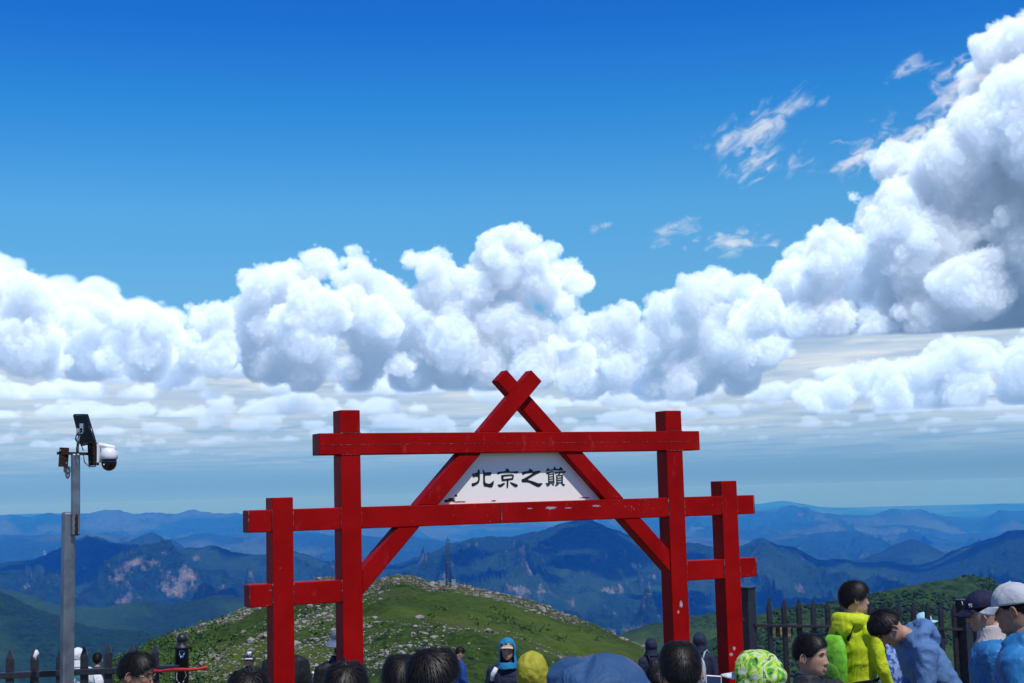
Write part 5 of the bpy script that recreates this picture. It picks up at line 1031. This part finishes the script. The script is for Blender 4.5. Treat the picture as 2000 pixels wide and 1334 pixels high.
# --- lime yellow jacket with green rucksack
yj=P(1668,1129,10.3,'young man in a lime yellow rain jacket standing in profile, facing right',-1.02,0,None,0,-.02,-.46,.025,2); yj.body(('down',((.24,.02,1.13),(.20,.16,.92)))); yo_=yj.jacket(YEL,seed=41,puff=-.012,wr=.010,wl=.10,hood='down',hem=.74,collar_h=.05); yj.trousers(DARKT); yj.hair(3200,.060,'short',42,.42,-.02,-.075,.011,.8); yj.face_bits()
backpack(yj,GRN,'light green ripstop rucksack worn on the lime yellow jacket',.24,.40,.12,1.18,cloth('green_pack_foot',(.10,.28,.03)),BLK,-.205,5)
S_=lambda x,y,z: yj._lean(Vector((x,y,z))*yj.k)
mb=MB(); ringloft(mb,[(S_(0,-.30,.955),.10,.06,0),(S_(0,-.30,1.0),.135,.075,0),(S_(0,-.295,1.06),.14,.07,0),(S_(0,-.285,1.08),.10,.05,0)],16); r_=[o for o in COL.objects if o.name.startswith('backpack')][-1]; mb.build('dark_base',CHAR,r_)
mb=MB(); mb.tube([S_(.225,.02,1.33),S_(.225,.06,1.32)],.012,6); mb.build('sleeve_badge',GPK,yj.root)
# --- bowed man in pale blue
bw=P(1731,1200,9.4,'man in a pale blue hooded jacket bowing his head and back',PI/2+.12,.40,1.72,0,.75,0,.02,2,hoff=(0,.085,-.075)); bw.body(('hang',((.24,.06,1.16),(.16,.20,.98)))); bw.jacket(LBL,seed=51,hood='down',wr=.016,wl=.075,puff=.006); bw.trousers(GREYT); bw.hair(3000,.055,'short',52,.55,-.012,-.05,.009,.9); bw.face_bits()
# --- white cap and blue print sleeve behind him
ub=simple(1716,1197,11.0,'person in a blue printed jacket and white cap, mostly hidden behind the bowing man',pmat('blue_print',(.03,.07,.26),.7,.2,col2=(.22,.32,.55),vscale=26,thr=(.48,.54)),.2,dict(n=300),detail=1,cover=.03,tr=GREYT); ub.cap(WHT,False)
# --- two men at the right edge
nv=P(1915,1147,8.8,'man in a navy baseball cap and blue jacket with a beige collar, looking left',PI/2-.25,.10,None,0,.12,0,.02,2); nv.body(('down',((.26,-.02,1.14),(.24,.14,.95)))); nv.jacket(BLUJ,seed=61,wr=.016,wl=.07,puff=.012,collar=False); nv.trousers(DARKT); nv.hair(1800,.02,'short',62,.1,-.012,-.06,.004,.3); nv.face_bits(); cp_=nv.cap(NAVC,True,NAVC,brimlen=.078,bdrop=.03)
for (xo,zo,aa) in ((0,.070,PI/2),(.0,.055,PI/2+.95)):
    x,y=head_pt(np.array([.045]),np.array([aa]),.016); c=Vector((x[0],y[0],zo)); tn=Vector((-math.sin(aa),math.cos(aa),0)); on=Vector((math.cos(aa),math.sin(aa),0)); mb=MB()
    for a_,b_ in (((-.010,-.012),(-.010,.012)),((-.010,.012),(.004,-.012)),((.004,-.012),(.004,.012)),((.004,.012),(.011,.004)),((-.012,.004),(.010,-.006))): mb.tube([nv.hpt(c+on*.004+tn*a_[0]+Vector((0,0,a_[1]))),nv.hpt(c+on*.004+tn*b_[0]+Vector((0,0,b_[1])))],.0024,5)
    mb.build('cap_emblem',WHT,cp_)
mb=MB(); S_=lambda x,y,z: nv._lean(Vector((x,y,z))*nv.k); ringloft(mb,[(S_(0,-.005,1.43),.115,.10,-.1),(S_(0,-.012,1.475),.088,.085,-.1),(S_(0,-.012,1.53),.078,.080,-.1),(S_(0,-.012,1.545),.070,.072,-.1)],20); remeshed(mb,.012,'collar',BEI,nv.root,.006,.03,3,1)
gc=P(1976,1133,7.6,'man in a light grey cap and blue hooded jacket at the right edge',PI/2-.55,.06,None,1,.10,0,.02,2); gc.body(); gc.jacket(BLUJ,seed=71,wr=.018,wl=.08,puff=.014,hood='down'); gc.trousers(DARKT); gc.hair(1800,.022,'short',72,.1,-.012,-.07,.004,.3); gc.face_bits(glasses=True); gc.cap(GRYC,True,GRYC,brimlen=.075,gap=True,puff=.015,bdrop=.03)
# --- farther people beyond the gate
b_=simple(487,1270,24,'woman in a white cap and dark glasses on the slope beyond the gate',CHAR,PI,dict(n=500,length=.10,style='long',nape=-.16,volume=.01),detail=1,cover=.03,bits=dict(shades=True)); b_.cap(WHT,True,WHT)
d_=simple(556,1222,14,'person in a dark jacket with white sleeve print behind the outer left gate post',BLK,.3,dict(n=400),detail=1,cover=.02)
S_=lambda x,y,z: d_._lean(Vector((x,y,z))*d_.k)
for i,zz in enumerate((1.26,1.22,1.17,1.12)): 
    mb=MB(); mb.ell(S_(.292+.004*i,.0,zz),(.014,.03,.016),None,8,6); mb.build('sleeve_print',WHT,d_.root)
e_=simple(664,1224,12.0,'person in a grey-blue sun hat and face mask behind the tall left gate post',BLK,PI+.35,dict(n=300),None,detail=2,cover=.03,bits=True)
mb=MB(); prof=[]; na=30
V=[];F=[]
for i,(r_,z_) in enumerate(((.02,.135),(.06,.128),(.082,.10),(.090,.06),(.093,.035),(.115,.022),(.150,-.004),(.152,-.008))):
    for j in range(na): a=2*PI*j/na; V.append(e_.hpt((math.cos(a)*r_*.95,math.sin(a)*r_*1.1-.004,z_-.02*abs(math.sin(a*1.0+.5))*(i>4))))
for i in range(7):
    for j in range(na): F.append((i*na+j,i*na+(j+1)%na,(i+1)*na+(j+1)%na,(i+1)*na+j))
F.append(tuple(range(na-1,-1,-1))); mb.add(V,F,True); o=mb.build('sun_hat',GBLU,e_.root); m=o.modifiers.new('felt','SOLIDIFY'); m.thickness=.004
mb=MB(); mb.ell(e_.hpt((0,.066,-.066)),(.062,.050,.046),e_.HM,16,10); mb.build('face_mask',BLK,e_.root)
for sg in (-1,1):
    mb=MB(); mb.tube([e_.hpt((sg*.05,.07,-.10)),e_._lean(Vector((sg*.06,.15,1.36))*e_.k),e_._lean(Vector((sg*.07,.165,1.20))*e_.k)],.005,6); mb.build('drawcord',WHT,e_.root)
simple(898,1262,30,'man in a royal blue jacket walking down the slope with bowed head',ROY,-1.15,dict(n=500,length=.03),detail=1,cover=.02,headpitch=.45,arms=('walk','walk'),stride=.5)
j_=simple(990,1238,14,'person in a cyan hood, cream-brimmed cap and navy jacket facing the camera',NAVY,PI-.05,dict(n=300),SKYB,('front','front'),detail=2,cover=.05,hoodkw=dict(size=.9,opening=.98,drop=-.21),bits=True); j_.cap(CRM,True,CRM,brimlen=.045,low=.04)
S_=lambda x,y,z: j_._lean(Vector((x,y,z))*j_.k); mb=MB(); mb.tube([S_(.13,.09,1.43),S_(.17,.085,1.36),S_(.19,.075,1.28)],[.02,.026,.018],8); mb.build('shoulder_patch',WHT,j_.root)
m_=simple(1271,1245,25,'hiker in a navy hood with a black rucksack walking away past the hill',NAVY,.25,None,NAVY,detail=1,cover=.03,arms=('walk','down'),stride=.4)
backpack(m_,BLK,'black rucksack on the navy-hooded hiker with the pole',.30,.48,.20,1.18,None,BLK,-.23,2)
wr=m_.root.matrix_basis@m_.J['wr1'] if False else Matrix.Translation(m_.root.location)@Matrix.Rotation(.25,4,'Z')@m_.J['wr1'].to_4d(); wr=Vector(wr[:3]); mb=MB(); g_=float(gz(wr.x-.12,wr.y+.1)); mb.tube([(0,0,.06),(-.12,.1,g_-wr.z)],[.009,.006],6); o=mb.build('trekking_pole',pmat('bright_alloy',(.62,.55,.50),.3,.5,metal=.6)); o.location=wr+Vector((0,0,-.03)); tag(o,'slim trekking pole in the hand of the navy-hooded hiker','pole')
mb=MB(); mb.tube([(0,0,.08),(0,0,-.05)],.015,8); mb.build('grip',BLACKP,o)
o_=simple(1366,1234,22,'hiker in a navy hood carrying a pale grey rucksack, between the right gate posts',NAVY,-.35,None,NAVY,detail=1,cover=.03,arms=('down','walk'),stride=.4)
backpack(o_,GPK,'pale grey rucksack on the hiker between the right gate posts',.28,.44,.18,1.18,None,GPK,-.22,3)
t_=simple(1804,1194,18,'person in a pale cyan peaked cap beyond the fence, facing right',NAVY,-PI/2+.1,dict(n=300,length=.02,volume=.004),detail=1,cover=.02,bits=True); t_.cap(CYC,True,CYC,brimlen=.085)
simple(152,1264,25,'person in a white and teal jacket beyond the railing, next to the mast',pmat('white_teal_shell',(.62,.64,.66),.7,.2,col2=(.03,.16,.20),vscale=5,thr=(.48,.55)),.4,None,WHT,detail=1,cover=.03)
x_=simple(190,1273,26,'dark-haired person with a white rucksack beyond the railing',CHAR,.2,dict(n=400),detail=1,cover=.02)
backpack(x_,WHT,'white rucksack on the dark-haired person beyond the railing',.28,.44,.18,1.18,None,BLK,-.22,6)
lap('cast')
